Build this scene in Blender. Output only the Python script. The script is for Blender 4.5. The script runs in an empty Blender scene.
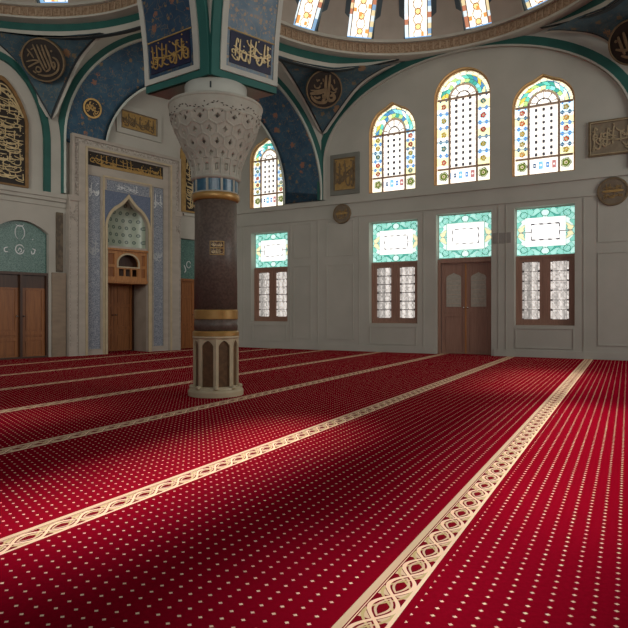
import bpy, math, random
import numpy as np
from mathutils import Vector, Matrix
C = bpy.context.scene.collection
PI = math.pi
sin, cos, sqrt = math.sin, math.cos, math.sqrt

# ------------------------------------------------------------------ materials
def sock(nt, v, inp):
    if isinstance(v, (int, float)): inp.default_value = v
    else: nt.links.new(v, inp)
class N:
    """tiny arithmetic wrapper round Math nodes"""
    def __init__(s, nt, out): s.nt, s.o = nt, out
    def op(s, kind, *a):
        n = s.nt.nodes.new('ShaderNodeMath'); n.operation = kind
        for i, v in enumerate((s,) + a): sock(s.nt, v.o if isinstance(v, N) else v, n.inputs[i])
        return N(s.nt, n.outputs[0])
    def __add__(s, b): return s.op('ADD', b)
    def __sub__(s, b): return s.op('SUBTRACT', b)
    def __mul__(s, b): return s.op('MULTIPLY', b)
    def __truediv__(s, b): return s.op('DIVIDE', b)
    def abs(s): return s.op('ABSOLUTE')
    def sin(s): return s.op('SINE')
    def frac(s): return s.op('FRACT')
    def floor(s): return s.op('FLOOR')
    def lt(s, b): return s.op('LESS_THAN', b)
    def gt(s, b): return s.op('GREATER_THAN', b)
    def max(s, b): return s.op('MAXIMUM', b)
    def min(s, b): return s.op('MINIMUM', b)
def newmat(name):
    m = bpy.data.materials.new(name); m.use_nodes = True
    nt = m.node_tree; b = nt.nodes['Principled BSDF']
    return m, nt, b
def mix(nt, fac, a, b):
    n = nt.nodes.new('ShaderNodeMix'); n.data_type = 'RGBA'
    sock(nt, fac.o if isinstance(fac, N) else fac, n.inputs[0])
    for v, i in ((a, 6), (b, 7)):
        if isinstance(v, tuple): n.inputs[i].default_value = (*v, 1)
        else: nt.links.new(v, n.inputs[i])
    return n.outputs[2]
def noise(nt, scale, detail=3, vec=None, rough=.5):
    n = nt.nodes.new('ShaderNodeTexNoise'); n.inputs['Scale'].default_value = scale; n.inputs['Detail'].default_value = detail
    n.inputs['Roughness'].default_value = rough
    if vec is None:
        tc = nt.nodes.new('ShaderNodeTexCoord'); vec = tc.outputs['Object']
    nt.links.new(vec, n.inputs['Vector'])
    return N(nt, n.outputs['Fac'])
def ramp(x, lo, hi):
    n = x.nt.nodes.new('ShaderNodeMapRange'); n.inputs['From Min'].default_value = lo; n.inputs['From Max'].default_value = hi
    x.nt.links.new(x.o, n.inputs['Value']); return N(x.nt, n.outputs[0])
def simple(name, col, col2=None, rough=.6, scale=4, spec=.3, metal=0, stretch=None, lo=.35, hi=.65, bump=0):
    m, nt, b = newmat(name)
    col2 = col2 or tuple(c*.82 for c in col)
    vec = None
    if stretch:
        tc = nt.nodes.new('ShaderNodeTexCoord'); mp = nt.nodes.new('ShaderNodeMapping'); mp.inputs['Scale'].default_value = stretch
        nt.links.new(tc.outputs['Object'], mp.inputs['Vector']); vec = mp.outputs[0]
    nz = noise(nt, scale, 4, vec)
    nt.links.new(mix(nt, ramp(nz, lo, hi), col, col2), b.inputs['Base Color'])
    b.inputs['Roughness'].default_value = rough; b.inputs['Specular IOR Level'].default_value = spec; b.inputs['Metallic'].default_value = metal
    if bump:
        bn = nt.nodes.new('ShaderNodeBump'); bn.inputs['Strength'].default_value = bump; bn.inputs['Distance'].default_value = .02
        nt.links.new(nz.o, bn.inputs['Height']); nt.links.new(bn.outputs[0], b.inputs['Normal'])
    return m
def blossoms(name, base, base2, flowers, scale=3.2, size=.34, rough=.6):
    """painted ground with scattered small blossoms and tendrils"""
    m, nt, b = newmat(name)
    tc = nt.nodes.new('ShaderNodeTexCoord')
    col = mix(nt, ramp(noise(nt, 5, 3), .35, .65), base, base2)
    t = noise(nt, 7, 2); tend = ((t - .5).abs()).lt(.012)
    col = mix(nt, tend * .5, col, flowers[1])
    for k, fc in enumerate(flowers):
        v = nt.nodes.new('ShaderNodeTexVoronoi'); v.inputs['Scale'].default_value = scale*(1 + .37*k); v.inputs['Randomness'].default_value = .75
        mp = nt.nodes.new('ShaderNodeMapping'); mp.inputs['Location'].default_value = (k*3.1, k*1.7, k*.9)
        nt.links.new(tc.outputs['Object'], mp.inputs['Vector']); nt.links.new(mp.outputs[0], v.inputs['Vector'])
        d = N(nt, v.outputs['Distance']); pet = noise(nt, 30, 2)
        col = mix(nt, (d + (pet - .5)*.35).lt(size*(1 - .25*k)) * .8, col, fc)
    nt.links.new(col, b.inputs['Base Color']); b.inputs['Roughness'].default_value = rough; b.inputs['Specular IOR Level'].default_value = .2
    return m
def glass_mat(name, strength):
    m, nt, b = newmat(name)
    at = nt.nodes.new('ShaderNodeVertexColor'); at.layer_name = 'pane'
    nt.links.new(at.outputs['Color'], b.inputs['Base Color']); nt.links.new(at.outputs['Color'], b.inputs['Emission Color'])
    b.inputs['Emission Strength'].default_value = strength; b.inputs['Roughness'].default_value = .15
    return m
M = {}
M['wall'] = simple('grey plaster', (.47, .468, .41), (.425, .425, .37), .75, 1.2)
M['wallq'] = simple('warm plaster', (.48, .465, .405), (.425, .41, .355), .75, 1.2)
M['beige'] = simple('cream paint', (.48, .475, .415), (.42, .415, .36), .7, 2)
M['marble'] = simple('cream marble', (.46, .415, .35), (.40, .36, .305), .42, 2.2, stretch=(1, 1, 3))
M['marble2'] = simple('carved grey marble', (.30, .27, .23), (.50, .46, .40), .5, 26, lo=.42, hi=.58, bump=.6)
M['capital'] = simple('carved ivory stone', (.42, .405, .335), (.36, .345, .285), .65, 6)
M['green'] = simple('teal paint', (.024, .118, .098), (.019, .095, .080), .55, 3)
M['edge'] = simple('pale green edge', (.55, .60, .53), None, .6, 3)
M['blue'] = blossoms('painted blue ground', (.032, .082, .135), (.052, .115, .17), [(.34, .16, .09), (.26, .18, .09)], 2.6, .19)
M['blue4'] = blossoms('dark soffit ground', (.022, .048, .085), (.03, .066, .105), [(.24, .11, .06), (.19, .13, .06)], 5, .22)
M['blue2'] = blossoms('pendentive ground', (.045, .088, .115), (.065, .115, .14), [(.30, .17, .08), (.20, .15, .08)], 2.0, .2)
M['blue3'] = blossoms('lit blue soffit ground', (.20, .26, .30), (.13, .19, .24), [(.42, .30, .19), (.36, .28, .2)], 13, .27)  # right arch ground: light from the right is put into the colour
M['navy'] = simple('navy panel', (.012, .014, .035), (.02, .02, .05), .4, 9)
M['black'] = simple('black panel', (.018, .014, .011), (.028, .020, .014), .5, 9)
M['gold'] = simple('aged gold', (.52, .33, .10), (.40, .24, .07), .38, 14, .5, .35)
M['goldflat'] = simple('gold ground', (.44, .29, .10), (.34, .21, .07), .5, 10, .4, .2)
M['goldpale'] = simple('pale gold lettering', (.66, .52, .28), (.52, .40, .2), .45, 14, .5, .2)
M['bronze'] = simple('dull bronze', (.23, .165, .09), (.16, .115, .065), .5, 10, .4, .3)
M['line'] = simple('dark outline', (.03, .04, .045), None, .6)
M['granite'] = simple('brown granite', (.135, .102, .082), (.095, .070, .056), .42, 34, .35, lo=.4, hi=.6)
M['granite2'] = simple('dark olive granite', (.14, .078, .034), (.095, .052, .023), .35, 20, .5)
M['brass'] = simple('brass band', (.44, .26, .075), (.36, .20, .055), .35, 9, .5, .3)
M['cream'] = simple('cream stone', (.55, .46, .30), (.47, .39, .25), .4, 7, .4)
M['wood'] = simple('stained wood', (.33, .128, .036), (.23, .082, .024), .4, 5, .4, stretch=(6, 6, .5))
M['wood2'] = simple('light stained wood', (.46, .21, .07), (.35, .15, .046), .4, 5, .4, stretch=(6, 6, .6))
M['wooddark'] = simple('dark stained wood', (.075, .034, .018), (.05, .022, .012), .4, 5, .4, stretch=(6, 6, .5))
M['winwood'] = simple('window wood', (.33, .185, .130), (.27, .150, .105), .4, 5, .4, stretch=(6, 6, .5))
M['lead'] = simple('window tracery', (.62, .47, .36), (.52, .39, .29), .6, 8)  # lightened: the bloom over the backlit bars is put into this colour
M['jamb'] = simple('ochre reveal', (.58, .34, .15), (.50, .29, .13), .6, 8)
M['frost'] = simple('frosted door glass', (.44, .42, .35), (.37, .35, .29), .3, 20)
M['chrome'] = simple('polished steel', (.6, .58, .54), None, .25, 5, .5, 1)
M['dome'] = simple('dome plaster', (.46, .42, .36), (.40, .365, .31), .75, 1.5)
M['domeblue'] = simple('grey blue window surround', (.10, .14, .16), (.075, .11, .13), .6, 4)
M['silver'] = simple('pale glazed lettering', (.75, .78, .78), None, .35, 10)
M['bluetile'] = simple('glazed blue tile', (.028, .085, .14), (.035, .115, .17), .25, 20, .5)
def tile_mat(name, a, b_, c, scale, size):
    m, nt, b = newmat(name)
    tc = nt.nodes.new('ShaderNodeTexCoord'); s = nt.nodes.new('ShaderNodeSeparateXYZ'); nt.links.new(tc.outputs['Object'], s.inputs[0])
    x, z = N(nt, s.outputs[0])*scale, N(nt, s.outputs[2])*scale
    row = z.floor(); xs = x + row*.5
    dx, dz = (xs.frac() - .5).abs(), (z.frac() - .5).abs()
    d = (dx*dx + dz*dz).op('SQRT')
    col = mix(nt, ramp(noise(nt, 9, 3), .35, .65), a, b_)
    col = mix(nt, d.lt(size)*.85, col, c); col = mix(nt, d.lt(size*.45)*.6, col, a)
    nt.links.new(col, b.inputs['Base Color']); b.inputs['Roughness'].default_value = .35
    return m
M['tealtile'] = tile_mat('pale teal niche tiles', (.42, .48, .37), (.36, .42, .33), (.055, .10, .085), 5.5, .26)
def vein_mat(name, a, b_, c, scale, w):
    m, nt, b = newmat(name)
    col = mix(nt, ramp(noise(nt, scale*.6, 3), .35, .65), a, b_)
    t = noise(nt, scale, 2); u = noise(nt, scale*1.7, 2)
    col = mix(nt, ((t - .5).abs()).lt(w), col, c); col = mix(nt, ((u - .48).abs()).lt(w)*.7, col, c)
    nt.links.new(col, b.inputs['Base Color']); b.inputs['Roughness'].default_value = .35
    return m
M['teal'] = vein_mat('teal tympanum tile', (.03, .098, .082), (.042, .125, .105), (.13, .25, .21), 24, .04)
M['iznik'] = vein_mat('blue and white arabesque tile', (.105, .130, .18), (.15, .18, .23), (.33, .36, .40), 22, .04)
M['spandrel'] = vein_mat('slate blue tile', (.085, .12, .20), (.11, .145, .23), (.16, .20, .28), 24, .02)

def carpet():
    m, nt, b = newmat('red prayer carpet')
    tc = nt.nodes.new('ShaderNodeTexCoord'); s = nt.nodes.new('ShaderNodeSeparateXYZ'); nt.links.new(tc.outputs['Object'], s.inputs[0])
    X, Y = N(nt, s.outputs[0]), N(nt, s.outputs[1])
    u = X*.879 - Y*.476; v = X*.476 + Y*.879
    P = 1.615
    q = ((u + .747)/P + .5); q = (q.frac() - .5)*P                      # signed distance from the band's axis (left is negative)
    aq = q.abs(); band = aq.lt(.0825)
    # lozenge dots
    du, dv = .0668, .0535
    cu = u/du; col_i = cu.floor(); cv = v/dv + col_i*.5
    fu, fv = (cu.frac() - .5).abs()*du, (cv.frac() - .5).abs()*dv
    dot = (fu/.0090 + fv/.0080).lt(1.0)
    fu2 = (cu.frac() - .5).abs()*du
    dot = dot * (fu.max(fv).gt(-1))
    red = mix(nt, ramp(noise(nt, 60, 3), .3, .7), (.28, .003, .017), (.215, .0022, .012))
    red = mix(nt, ramp(noise(nt, .8, 2), .35, .7), red, (.225, .0022, .012))
    cream, beige2, olive, wine = (.92, .68, .48), (.72, .53, .35), (.60, .46, .22), (.19, .004, .012)
    c = mix(nt, dot * aq.gt(.112), red, cream)
    # band: plain strip, pin stripe, chain of interlaced ovals, border
    bq = q + .0825
    base = mix(nt, 0.0, wine, wine)
    ph = v*(PI/.176)
    qc = bq - .098
    lobe = (ph.sin()).abs()*.047
    g = qc.abs() - lobe
    st = g.abs().lt(.0085)
    st2 = ((g + .022).abs()).lt(.005)
    st3 = ((qc - ((ph + .9).sin())*.05).abs()).lt(.006).max(((qc + ((ph + .9).sin())*.05).abs()).lt(.006))
    fill = g.gt(.012) * (qc.abs().lt(.055))
    bc = mix(nt, fill*((ph*2.0).sin().gt(-.2)), base, beige2)
    bc = mix(nt, st3, bc, olive); bc = mix(nt, st2, bc, beige2); bc = mix(nt, st, bc, cream)
    strip = bq.lt(.030); pin = (bq - .037).abs().lt(.0022); rim = bq.gt(.150)
    bc = mix(nt, strip, bc, beige2); bc = mix(nt, pin.max(rim), bc, cream)
    gap = (bq - .0405).abs().lt(.0015)
    bc = mix(nt, gap, bc, wine)
    c = mix(nt, band, c, bc)
    nt.links.new(c, b.inputs['Base Color']); b.inputs['Roughness'].default_value = .9; b.inputs['Specular IOR Level'].default_value = .0
    bn = nt.nodes.new('ShaderNodeBump'); bn.inputs['Strength'].default_value = .25; bn.inputs['Distance'].default_value = .004
    nt.links.new(noise(nt, 240, 2).o, bn.inputs['Height']); nt.links.new(bn.outputs[0], b.inputs['Normal'])
    return m
M['carpet'] = carpet()

# ------------------------------------------------------------------ mesh helpers
class MB:
    def __init__(s): s.v, s.f = [], []
    def add(s, vs, fs):
        k = len(s.v); s.v += [tuple(p) for p in vs]; s.f += [tuple(i + k for i in f) for f in fs]; return s
    def box(s, x0, x1, y0, y1, z0, z1):
        return s.add([(x, y, z) for x in (x0, x1) for y in (y0, y1) for z in (z0, z1)],
                     [(0, 1, 3, 2), (4, 6, 7, 5), (0, 4, 5, 1), (2, 3, 7, 6), (0, 2, 6, 4), (1, 5, 7, 3)])
    def grid(s, fn, na, nb, closed=False):
        vs = [fn(a/na, b/nb) for b in range(nb + 1) for a in range(na + 1)]
        fs = [(b*(na + 1) + a, b*(na + 1) + a + 1, (b + 1)*(na + 1) + a + 1, (b + 1)*(na + 1) + a) for b in range(nb) for a in range(na)]
        return s.add(vs, fs)
    def slab(s, fn, na, nb, off):
        """grid surface with real thickness: fn(a,b,e), e = offset from the surface, from 0 to off"""
        A = [fn(a/na, b/nb, off) for b in range(nb + 1) for a in range(na + 1)]
        B = [fn(a/na, b/nb, 0.0) for b in range(nb + 1) for a in range(na + 1)]
        n = len(A); w = na + 1; fs = []
        for b in range(nb):
            for a in range(na):
                q = (b*w + a, b*w + a + 1, (b + 1)*w + a + 1, (b + 1)*w + a)
                fs += [q, tuple(i + n for i in reversed(q))]
        for b in range(nb):
            for a, fl in ((0, 1), (na, 0)):
                i, j = b*w + a, (b + 1)*w + a
                fs.append((i, j, j + n, i + n) if fl else (j, i, i + n, j + n))
        for a in range(na):
            for b, fl in ((0, 0), (nb, 1)):
                i, j = b*w + a, b*w + a + 1
                fs.append((i, j, j + n, i + n) if fl else (j, i, i + n, j + n))
        return s.add(A + B, fs)
    def lathe(s, prof, n=48, cx=0, cy=0, a0=0, caps=True):
        vs = []
        for r, z in prof:
            for k in range(n):
                t = a0 + 2*PI*k/n
                vs.append((cx + r*cos(t), cy + r*sin(t), z))
        fs = [(j*n + k, j*n + (k + 1) % n, (j + 1)*n + (k + 1) % n, (j + 1)*n + k) for j in range(len(prof) - 1) for k in range(n)]
        if caps: fs += [tuple(reversed(range(n))), tuple((len(prof) - 1)*n + k for k in range(n))]
        return s.add(vs, fs)
    def ribbon(s, pts, w, y0, y1, wend=.35):
        """a brush stroke in the xz plane between depths y0 (back) and y1 (front), tapered at its ends"""
        P = [Vector((p[0], p[1])) for p in pts]
        # smooth
        Q = []
        for i in range(len(P) - 1):
            p0, p1, p2, p3 = P[max(i - 1, 0)], P[i], P[i + 1], P[min(i + 2, len(P) - 1)]
            for k in range(4):
                t = k/4
                Q.append(.5*((2*p1) + (p2 - p0)*t + (2*p0 - 5*p1 + 4*p2 - p3)*t*t + (3*p1 - p0 - 3*p2 + p3)*t**3))
        Q.append(P[-1]); n = len(Q); vs = []
        for i, p in enumerate(Q):
            d = Q[min(i + 1, n - 1)] - Q[max(i - 1, 0)]
            d = d.normalized() if d.length > 1e-9 else Vector((1, 0)); nrm = Vector((-d.y, d.x))
            t = i/(n - 1); ww = w*(wend + (1 - wend)*min(1, 4*min(t, 1 - t) + .25))*.5
            for y in (y1, y0):
                for sg in (1, -1): vs.append((p.x + sg*nrm.x*ww, y, p.y + sg*nrm.y*ww))
        fs = []
        for i in range(n - 1):
            a, b = i*4, i*4 + 4
            fs += [(a, b, b + 1, a + 1), (a, a + 2, b + 2, b), (a + 1, b + 1, b + 3, a + 3)]
        fs += [(0, 1, 3, 2), (n*4 - 4, n*4 - 2, n*4 - 1, n*4 - 3)]
        return s.add(vs, fs)
    def shift(s, d): s.v = [(x + d[0], y + d[1], z + d[2]) for x, y, z in s.v]; return s
    def build(s, name, mat, parent=None, smooth=False, origin=None):
        if origin is not None: s.shift([-c for c in origin])
        me = bpy.data.meshes.new(name); me.from_pydata(s.v, [], s.f); me.update()
        me.materials.append(M[mat] if isinstance(mat, str) else mat)
        if smooth: me.polygons.foreach_set('use_smooth', [True]*len(me.polygons))
        o = bpy.data.objects.new(name, me); C.objects.link(o)
        if parent: o.parent = parent
        return o
def sheet(loops, y0, y1, res=None):
    """flat plate in the xz plane with holes; returns an MB"""
    cu = bpy.data.curves.new('tmp', 'CURVE'); cu.dimensions = '2D'; cu.fill_mode = 'BOTH'; cu.extrude = abs(y1 - y0)/2
    for lp in loops:
        sp = cu.splines.new('POLY'); sp.points.add(len(lp) - 1); sp.use_cyclic_u = True
        for p, q in zip(sp.points, lp): p.co = (q[0], q[1], 0, 1)
    o = bpy.data.objects.new('tmp', cu); C.objects.link(o)
    bpy.context.view_layer.update()
    me = bpy.data.meshes.new_from_object(o.evaluated_get(bpy.context.evaluated_depsgraph_get()))
    mb = MB(); ym = (y0 + y1)/2
    mb.v = [(v.co.x, ym - v.co.z, v.co.y) for v in me.vertices]; mb.f = [tuple(p.vertices) for p in me.polygons]
    bpy.data.objects.remove(o); bpy.data.curves.remove(cu); bpy.data.meshes.remove(me)
    return mb
def rect(x0, x1, z0, z1): return [(x0, z0), (x1, z0), (x1, z1), (x0, z1)]
def tag(o, label=None, cat=None, group=None, kind=None):
    for k, v in (('label', label), ('category', cat), ('group', group), ('kind', kind)):
        if v: o[k] = v
    return o
class Frame:
    def __init__(s, p, ang): s.p, s.a = Vector((p[0], p[1], 0)), ang
    def to(s, x, y, z):
        return s.p + Vector((x*cos(s.a) - y*sin(s.a), x*sin(s.a) + y*cos(s.a), z))
    def empty(s, name, x, y, z):
        o = bpy.data.objects.new(name, None); C.objects.link(o); o.empty_display_size = .2
        o.location = s.to(x, y, z); o.rotation_euler = (0, 0, s.a); o['o'] = (x, y, z); del o['o']
        return o
    def place(s, o): o.location = s.to(0, 0, 0); o.rotation_euler = (0, 0, s.a); return o
FW = Frame((3.566, 13.88), math.atan2(-.482, .876))     # window wall: x to the right, y outwards
FQ = Frame((-6.68, 12.34), math.atan2(.758, .652))      # portal wall
WN = Vector((.482, .876, 0)); WD = Vector((.876, -.482, 0))
QN = Vector((-.758, .652, 0)); QD = Vector((.652, .758, 0))

def arch_z(t, kind):
    t = min(1, abs(t))
    if kind == 'round': return sqrt(1 - t*t)
    if kind == 'scallop': return .86*sqrt(max(0, 1 - t**2.3)) + .14*max(0, 1 - t/.28)**1.3 + .03*abs(sin(t*PI*2.5))*(1 - t)
    if kind == 'ogee': return .80*sqrt(max(0, 1 - t**1.8))*(1 - .06*(1 - t)) + .25*max(0, 1 - t/.45)**1.6
    if kind == 'pointed': return max(0, 1 - t**1.55)**.75
    if kind == 'segment': return 1 - t*t
def arch_loop(x0, x1, z0, zs, za, kind, n=28):
    c, w = (x0 + x1)/2, (x1 - x0)/2
    top = [(c + w*cos(PI*k/n), zs + (za - zs)*arch_z(cos(PI*k/n), kind)) for k in range(n + 1)]
    return [(x0, z0), (x1, z0)] + top
def inset_arch(x0, x1, z0, zs, za, kind, d): return arch_loop(x0 + d, x1 - d, z0 + d, zs, za - d, kind)
def ring_loops(l1, l2): return [l1, l2]

# ------------------------------------------------------------------ lettering strokes
def script_strokes(w, h, seed, rows=1, stems=7):
    """brush strokes in a w x h box, origin at its lower left: tall stems, sweeping bowls, loops and points"""
    r = random.Random(seed); S = []; rh = h/rows
    for k in range(rows):
        b = k*rh; n = stems; cw = w/n
        for i in range(n):
            x = cw*(i + .5 + r.uniform(-.3, .3)); q = r.random()
            if q < .62:                                             # stem, some hooked at the top, most running into a bowl
                top = r.choice((.70, .84, .92, .95)); lean = r.uniform(-.06, .06)*rh; foot = r.uniform(.16, .34)
                pts = [(x + lean, b + rh*top), (x + lean*.4, b + rh*(top*.6 + foot*.4)), (x, b + rh*foot)]
                if r.random() < .6: bw = cw*r.uniform(.5, 1.2); pts += [(x - bw*.35, b + rh*(foot - .12)), (x - bw, b + rh*(foot + r.uniform(-.06, .1)))]
                S.append((pts, .055*rh))
                if r.random() < .35: S.append(([(x + lean, b + rh*top), (x + lean + .06*rh, b + rh*(top - .06)), (x + lean + .05*rh, b + rh*(top - .14))], .045*rh))
            else:                                                   # deep bowl with a raised head
                z = b + rh*r.uniform(.3, .55); bw = cw*r.uniform(.9, 1.5)
                S.append(([(x + bw*.45, z + .10*rh), (x + bw*.5, z - .08*rh), (x + bw*.15, z - .22*rh), (x - bw*.3, z - .18*rh), (x - bw*.5, z + .02*rh)], .065*rh))
            if r.random() < .8:                                     # loop
                cx, cz, rr = x + r.uniform(-.4, .4)*cw, b + rh*r.uniform(.28, .6), rh*r.uniform(.05, .085)
                t0 = r.uniform(0, 6); S.append(([(cx + rr*cos(t), cz + rr*.85*sin(t)) for t in np.linspace(t0, t0 + 5.4, 6)] + [(cx + rr*2.4*cos(t0 + 5.9), cz - rr*.9)], .045*rh))
            zz = b + rh*r.uniform(.1, .75); a = r.uniform(-.3, .5)
            S.append(([(x + cw*.6, zz + a*.2*rh), (x + cw*.1, zz - .03*rh), (x - cw*.5, zz + .05*rh), (x - cw*.7, zz + .12*rh)], .045*rh))
            for j in range(r.randint(1, 3)):
                dx, dz = x + r.uniform(-.5, .5)*cw, b + rh*r.uniform(.15, .97)
                S.append(([(dx, dz), (dx + .04*rh, dz + .03*rh)], .055*rh))
        S.append(([(w*.95, b + rh*.50), (w*.6, b + rh*.40), (w*.3, b + rh*.42), (w*.05, b + rh*.55)], .05*rh))
    out = []
    for pts, sw in S:
        out.append(([(min(max(x, .01*w), .99*w), min(max(z, .02*h), .98*h)) for x, z in pts], sw))
    return out
def lettering(strokes, x, z, y0, y1, name, mat, parent, origin=(0, 0, 0)):
    mb = MB()
    for i, (pts, sw) in enumerate(strokes): mb.ribbon([(p[0] + x, p[1] + z) for p in pts], sw, y0, y1 - .0004*(i % 5))
    return mb.build(name, mat, parent, origin=origin)

# ------------------------------------------------------------------ the setting: floor and walls
fl = [FW.to(-6.6, 1.0, 0), FW.to(9.5, 1.0, 0), Vector((9.5, -3.5, 0)), Vector((-13, -3.5, 0)), FQ.to(-6.5, 1.0, 0), FQ.to(6.8, 1.0, 0)]
fm = MB(); n = len(fl)
fm.add([(p.x, p.y, 0) for p in fl] + [(p.x, p.y, -.15) for p in fl], [tuple(range(n))[::-1], tuple(range(n, 2*n))] + [(i, (i + 1) % n, (i + 1) % n + n, i + n) for i in range(n)])
o = fm.build('floor', 'carpet'); tag(o, 'deep red prayer carpet with cream dots and ornamental row bands', 'floor', kind='structure')

# openings in the window wall: (x0, x1, sill, spring, apex, kind)
UP = [(-6.20, -5.06, 4.03, 5.40, 6.02, 'scallop'), (-2.44, -1.18, 4.10, 5.62, 6.37, 'scallop'), (-.71, .64, 4.12, 6.205, 6.88, 'round'), (1.13, 2.45, 4.13, 5.70, 6.37, 'scallop')]
LO = [(-6.16, -4.92, .76, 3.31), (-2.44, -1.135, .735, 3.35), (1.18, 2.445, .72, 3.41)]
DO = (-.66, .66, 0, 3.41)
TH = .34
loops = [rect(-7.2, 9.5, -.05, 9.2)] + [arch_loop(*a) for a in UP] + [rect(*a) for a in LO] + [rect(DO[0], DO[1], -.04, DO[3])]
o = FW.place(sheet(loops, 0, TH).build('wall_back', 'wall')); tag(o, 'tall pale grey wall with stained glass windows and panelling', 'wall', kind='structure')
def on_wall(name, mat, mb, parent): return mb.build(name, mat, parent)
wall_back = o
# frieze between the two ledges, sill ledge, pilaster strips and panel mouldings
mb = MB().box(-6.9, 9.5, -.05, 0, 3.90, 4.02).box(-6.9, 9.5, -.025, 0, 3.53, 3.58); mb.build('ledge', 'wall', wall_back)
mb = MB().box(-6.9, -.72, -.02, 0, 0, .16).box(.72, 9.5, -.02, 0, 0, .16); o = FW.place(mb.build('baseboard_back', 'wall')); tag(o, kind='structure', label='low pale skirting along the foot of the grey window wall', cat='skirting')
pm = MB()
def frame_rect(mb, x0, x1, z0, z1, w=.018, d=.014):
    mb.box(x0, x1, -d, 0, z0, z0 + w); mb.box(x0, x1, -d, 0, z1 - w, z1); mb.box(x0, x0 + w, -d, 0, z0 + w, z1 - w); mb.box(x1 - w, x1, -d, 0, z0 + w, z1 - w)
for x0, x1 in ((-4.72, -4.16), (-3.68, -2.88), (2.9, 4.6)):
    frame_rect(pm, x0, x1, .30, 2.30); frame_rect(pm, x0, x1, 2.52, 3.46)
for x0, x1 in ((-6.1, -4.95), (-2.42, -1.15), (1.2, 2.43)): frame_rect(pm, x0, x1, .2, .66)
for x in (-6.42, -4.82, -3.95, -2.72, -.98, .82, .99, 2.62): pm.box(x, x + .012, -.014, 0, .16, 3.5)
pm.build('panel_moulding', 'wall', wall_back)
for x0, x1, z0, z1 in [(a[0], a[1], a[2], a[3]) for a in LO]:
    pass

# portal wall
QD1 = (-.14, 1.04, 0, 2.78, 3.03)      # left doors: x0 x1 z0 spring apex
QD3 = (4.58, 5.75, 0, 3.05)
PORT = (2.414, 3.563)                  # portal recess
loops = [rect(-6.5, 6.75, -.05, 9.2), arch_loop(QD1[0], QD1[1], -.04, QD1[3], QD1[4], 'segment'), rect(QD3[0], QD3[1], -.04, QD3[3]), rect(PORT[0] - .02, PORT[1] + .02, -.04, 3.9)]
wall_left = FQ.place(sheet(loops, 0, .34).build('wall_left', 'wallq')); tag(wall_left, 'shadowed plaster wall around the marble portal', 'wall', kind='structure')
mb = MB().box(-6.5, 1.42, -.10, 0, 3.62, 3.72).box(-6.5, 1.42, -.06, 0, 3.54, 3.62).box(-6.5, 1.42, -.03, 0, 3.42, 3.46).box(4.72, 6.4, -.06, 0, 3.68, 3.74)
mb.build('ledge', 'wallq', wall_left)
mb = MB().box(1.10, 1.42, -.04, 0, .0, 1.92); mb.build('pilaster_face', simple('tan marble', (.30, .23, .16), (.24, .185, .13), .4, 3, stretch=(1, 1, 3)), wall_left)
MB().box(1.20, 1.345, -.05, 0, 1.94, 3.30).build('brown_strip', simple('mottled brown marble', (.15, .115, .075), (.085, .065, .045), .5, 12, lo=.42, hi=.58, stretch=(1, 1, .7)), wall_left)
# ------------------------------------------------------------------ stained glass
def smooth(a, lo, hi): return np.clip((a - lo)/(hi - lo), 0, 1)
def hash2(i, j, k=0):
    v = np.sin(i*127.1 + j*311.7 + k*74.7)*43758.5453
    return v - np.floor(v)
PAL = np.array([(.22, .58, .52), (.36, .76, .68), (.80, .74, .30), (.25, .48, .66), (.66, .82, .48), (.95, .92, .66), (.52, .82, .84), (.97, .97, .92), (.97, .97, .92)])
WHITE, DARK = np.array((1.0, .97, .92)), np.array((.10, .085, .08))
def put(c, m, col): c[m] = col
def rosette(c, x, z, cx, cz, r, col, inner=(.95, .9, .7)):
    d = np.hypot(x - cx, (z - cz)); a = np.arctan2(z - cz, x - cx)
    rr = r*(1 + .06*np.cos(5*a))
    put(c, (d < rr*1.28) & (d > rr*1.08), DARK*1.5); put(c, d < rr, np.array(col)*.8); put(c, d < rr*.42, np.array(inner)*.8); put(c, d < rr*.2, DARK)
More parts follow.
